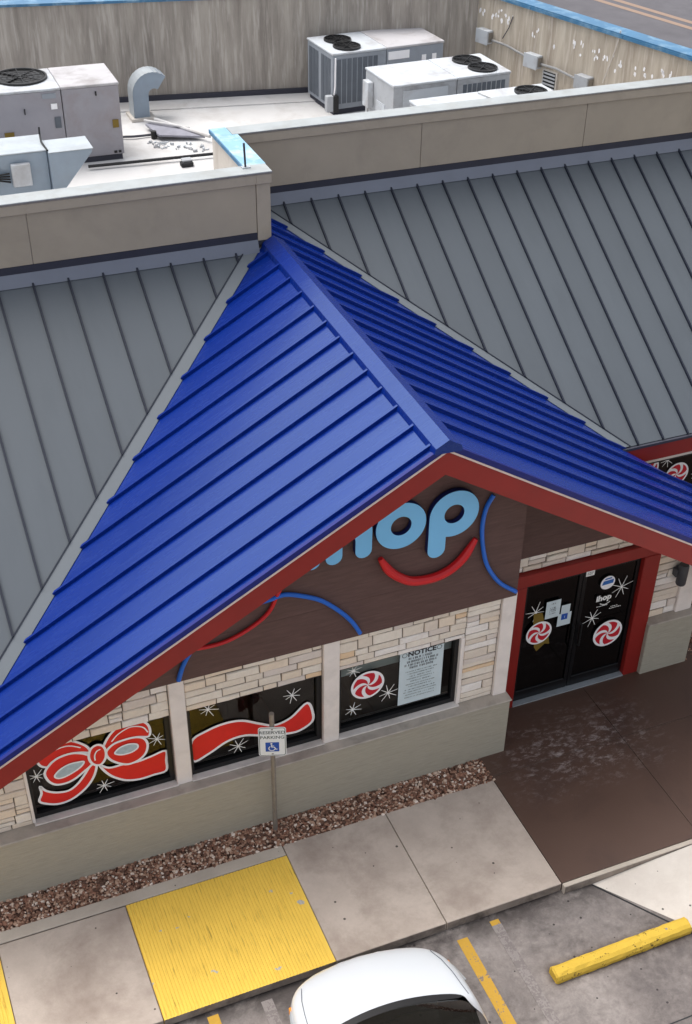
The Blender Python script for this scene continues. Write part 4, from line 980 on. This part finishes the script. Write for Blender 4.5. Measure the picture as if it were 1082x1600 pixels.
# ------------------------------------------------------------------ parking sign
t=thing('parking_sign','white reserved parking sign with blue wheelchair symbol on a steel post','sign',(-3.296,-.14,-.03),R(-19))
mb=MB(); mb.tube([(0,0,0),(.0,0,2.03)],.030,10); mb.build('post','tarnished',t,smooth=True)
pl=part('sign_plate',t,(-.0,-.036,1.37))
def rrect(w_,h_,r,n=6):
    o=[]
    for cx,cz,a0 in ((w_/2-r,h_-r,0),(-w_/2+r,h_-r,90),(-w_/2+r,r,180),(w_/2-r,r,270)):
        for k in range(n+1): a=R(a0+90*k/n); o.append((cx+r*math.cos(a),cz+r*math.sin(a)))
    return o
MB().prism(rrect(.325,.47,.035),lambda x,z_,h:(x,h,z_),0,.004).build('plate','sign_white',pl)
mb=MB(); stroke(mb,[(x,z_+.012) for x,z_ in rrect(.30,.446,.028)],.007,lambda x,zv:(x,-.002,zv)); mb.build('border','sign_green',pl)
text_obj('lettering',[('RESERVED',.068,0,.385,.0008),('PARKING',.068,0,.305,.0008)],pl,'sign_green',-.002)
MB().box(-.082,.078,-.003,-.001,.075,.225).build('blue_square','sign_blue',pl)
mb=MB()
y=-.005
mb.prism(circ((-.012,.205),.0125,14),lambda x,z_,h:(x,h,z_),y,y+.001)
stroke(mb,[(-.012,.188),(-.008,.150),(.022,.148),(.040,.112),(.056,.117)],.014,lambda x,zv:(x,y,zv),False)
stroke(mb,[(-.010,.172),(.018,.170)],.010,lambda x,zv:(x,y-.001,zv),False)
stroke(mb,circ((-.008,.130),.036,18,R(120),R(345),True),.011,lambda x,zv:(x,y-.002,zv),False)
mb.build('wheelchair_symbol','sign_white',pl)
MB().box(-.012,.012,-.006,.006,.43,.442).box(-.012,.012,-.006,.006,.03,.042).build('bolt','tarnished',pl)
# ------------------------------------------------------------------ wheel stop
t=thing('wheel_stop','worn yellow concrete wheel stop near the entrance patio','wheel stop',(-.16,-3.285,GZ+.004),R(0.5))
prof=[(-.10,0),(-.102,.055),(-.082,.10),(-.04,.126),(.03,.128),(.075,.104),(.10,.058),(.10,0)]; mb=MB(); L=.92; secs=[]
xs=[-L,-L+.02]+[ -L+.02+k*.09 for k in range(1,21)]+[L-.02,L]
for i,x in enumerate(xs):
    k=.82 if i in (0,len(xs)-1) else 1
    secs.append([(x+random.uniform(-.004,.004),yv*k+random.uniform(-.004,.004),max(0,zv*k+ (random.uniform(-.006,.005) if zv>0 else 0))) for yv,zv in prof])
n=len(prof); vs=[p for s in secs for p in s]; fs=[(i*n+j,i*n+j+1,(i+1)*n+j+1,(i+1)*n+j) for i in range(len(secs)-1) for j in range(n-1)]+[list(range(n)),list(range((len(secs)-1)*n,len(secs)*n))]
mb.raw(vs,fs); mb.build('block','stop_yellow',t)
mb=MB()
for x in (-.62,.60): mb.tube([(x,0,.11),(x,0,.124)],.016,8)
mb.build('anchor_pin','tarnished',t)
# ------------------------------------------------------------------ white car, nose to the kerb
car=thing('parked_car','white car parked nose in towards the yellow ramp','car',(-3.20,-2.61,GZ),R(-3))
ST=[ # s, half width, sill z, lower z, shoulder z, rail x, rail z, centre z, bow
(0.00,.64,.34,.50,.60,.44,.635,.645,.08),(.04,.80,.26,.50,.66,.54,.70,.715,.14),(.12,.89,.22,.52,.715,.62,.765,.785,.20),(.28,.94,.20,.55,.77,.68,.83,.855,.23),(.50,.965,.20,.58,.83,.72,.90,.925,.22),(.72,.97,.20,.60,.875,.75,.945,.975,.21),(.86,.97,.20,.62,.905,.78,.965,1.0,.19),
(.95,.97,.20,.63,.92,.80,.975,1.015,.17),(1.2,.965,.20,.64,.945,.77,1.15,1.19,.15),(1.5,.955,.20,.65,.96,.71,1.35,1.39,.12),(1.75,.95,.20,.65,.97,.62,1.465,1.505,.10),(2.2,.92,.20,.66,.98,.61,1.52,1.555,.05),(2.9,.92,.20,.66,1.0,.60,1.53,1.565,.0),(3.6,.905,.20,.66,1.01,.58,1.47,1.505,-.06),(4.0,.88,.22,.66,1.01,.57,1.30,1.33,-.12),(4.2,.84,.26,.62,.98,.60,1.05,1.07,-.18),(4.3,.74,.34,.58,.86,.50,.90,.91,-.22)]
def sec(st):
    s,w_,zs,zl,zh,rx,rz,zc,bow=st
    half=[(w_*.90,zs),(w_*.985,(zs+zl)/2),(w_,zl),(w_*.985,(zl+zh)/2+.03),(w_*.95,zh),((w_*.95+rx)/2+.02,(zh+rz)/2+.012),(rx,rz),(rx*.5,zc-(zc-rz)*.25),(0,zc)]
    full=half+[(-x,z_) for x,z_ in half[-2::-1]]
    return [(x,-(s+bow*(x/w_)**2),z_) for x,z_ in full]
SE=[sec(s) for s in ST]; NP=len(SE[0])
def carpart(name,mat,cells,sub=1,off=0.):
    mb=MB(); idx={}
    vs=[];fs=[]
    for i,j in cells:
        f=[]
        for a,b in ((i,j),(i,j+1),(i+1,j+1),(i+1,j)):
            if (a,b) not in idx: idx[(a,b)]=len(vs); vs.append(SE[a][b])
            f.append(idx[(a,b)])
        fs.append(f)
    mb.raw(vs,fs); o=mb.build(name,mat,car,smooth=True)
    if off:
        me=o.data; nn=[v.normal.copy() for v in me.vertices]
        for v,q in zip(me.vertices,nn): v.co+=q*off*(1 if q.z>0 or True else -1)
    md=o.modifiers.new('s','SUBSURF'); md.levels=2; md.render_levels=2
    return o
last=len(SE)-1
hoodc=[(i,j) for i in range(2,6) for j in range(5,11)]
wsc=[(i,j) for i in range(7,10) for j in range(6,10)]
sidew=[(i,j) for i in range(8,13) for j in (5,10)]
rearw=[(i,j) for i in (13,14) for j in range(6,10)]
cowl=[(6,j) for j in range(6,10)]
special=set(wsc+sidew+rearw+cowl)
carpart('body','car_white',[(i,j) for i in range(last) for j in range(NP-1) if (i,j) not in special])
carpart('windshield','car_glass',wsc); carpart('cowl_panel','frame_black',cowl); carpart('side_window','car_glass',[c for c in sidew if c[1]==5]); carpart('side_window','car_glass',[c for c in sidew if c[1]==10]); carpart('rear_window','car_glass',rearw)
# hood shut line
mb=MB()
for sgn in (-1,1):
    pts=[]
    for i in range(2,7):
        st=ST[i]; x=sgn*(st[1]*.95+st[5])/2*1.0; pts.append((x,-(st[0]+st[8]*(x/st[1])**2),(st[4]+st[6])/2+.012+.004))
    mb.tube(pts,.004,5)
mb.build('hood_gap','grille_dark',car)
# interior, front closing, lights, grille, mirrors, wipers, wheels
MB().box(-.78,.78,-4.0,-1.15,.35,.86).build('cabin_tub','fan_black',car,bevel=.05)
MB().box(-.70,.70,-1.7,-1.22,.86,.93).build('dashboard','fan_black',car,bevel=.03,seg=2)
for x in (-.36,.36): MB().box(x-.23,x+.23,-2.5,-2.3,.8,1.3).build('seat','inside_dark',car,bevel=.06,seg=2)
mb=MB(); mb.face([SE[0][k] for k in range(NP)]); mb.build('front_face','car_white',car); mb=MB(); mb.face([SE[-1][k] for k in range(NP)]); mb.build('tail_face','car_white',car)
MB().box(-.5,.5,-.10,.012,.36,.50).build('grille','frame_black',car,bevel=.02,seg=2); MB().box(-.16,.16,.0,.02,.52,.58).build('number_plate','sign_white',car)
for sgn in (-1,1):
    mb=MB(); P0=[]
    for i,k in ((1,.80),(2,.92),(3,.965),(4,.985)):
        st=ST[i]; x=sgn*st[1]*k
        for dz in (0,1):
            z_=(st[3]+st[4])/2+ (.02 if dz else -.08); P0.append((x*(1.012),-(st[0]+st[8]*(x/st[1])**2)+.012,z_))
    mb.raw(P0,[(2*i,2*i+1,2*i+3,2*i+2) for i in range(3)]); o=mb.build('headlight','lamp_lens' ,car); md=o.modifiers.new('t','SOLIDIFY'); md.thickness=.03; md.offset=0
    o=MB().box(sgn*.93-.03,sgn*1.10+.03 if sgn>0 else sgn*.93+.03,-1.62,-1.48,.99,1.15) if False else None
    st=ST[4]; x=sgn*st[1]*1.0; mb=MB(); a,b=sorted((sgn*.84,sgn*.912)); mb.box(a,b,-.52,-.37,.56,.67); mb.build('turn_signal','amber',car,bevel=.01)
    mb=MB(); a,b=sorted((sgn*.98,sgn*1.16)); mb.box(a,b,-1.74,-1.60,.98,1.12); mb.build('mirror','car_white',car,bevel=.045,seg=3,smooth=True)
    a,b=sorted((sgn*.90,sgn*1.0)); MB().box(a,b,-1.73,-1.65,.96,1.02).build('mirror_arm','frame_black',car)
    for yv in (-.86,-3.45):
        wh=part('wheel',car,(sgn*.82,yv,.315))
        mb=MB(); mb.tube([(-.10,0,0),(-.095,0,0),(.095,0,0),(.10,0,0)],[.27,.312,.312,.27],28); mb.build('tyre','tyre',wh,smooth=True)
        mb=MB(); mb.tube([(sgn*.09,0,0),(sgn*.108,0,0)],[.21,.19],20); mb.build('rim','rim',wh,smooth=True)
for x0,x1 in ((-.55,.02),(.0,.52)):
    mb=MB(); mb.tube([(x0,-1.06-.17*(x0/.9)**2,1.035),((x0+x1)/2,-1.10,1.07),(x1,-1.13-.12*(x1/.9)**2,1.085)],.010,6); mb.build('wiper','black_rubber',car)
# ------------------------------------------------------------------ low building across the street, upper left
FB=thing('distant_shop','low pale shop far behind the back screen wall at the top left edge','building',(0,0,0))
fx=Matrix.Rotation(R(-16),3,'Z')
def fbox(nm,x0,x1,y0,y1,z0_,z1_,mat):
    mb=MB(); mb.box(x0,x1,y0,y1,z0_,z1_); mb.v=[tuple(fx@Vector(p)+Vector((2,41.0,0))) for p in mb.v]; mb.build(nm,mat,FB)
fbox('wall',-25,12,.3,8,-.2,3.6,'wall_far'); fbox('roof',-25.3,12.3,-.2,8.4,3.6,3.8,'roof_grey')
fbox('window',-12,-.55,.2,.32,-.1,2.8,'frame_black'); fbox('post',-.5,-.25,.0,.3,-.15,3.6,'white_paint'); fbox('door',-.2,.6,.2,.34,-.15,2.6,'scrap_grey'); fbox('window',3.4,6,.2,.34,.6,2.5,'frame_black')
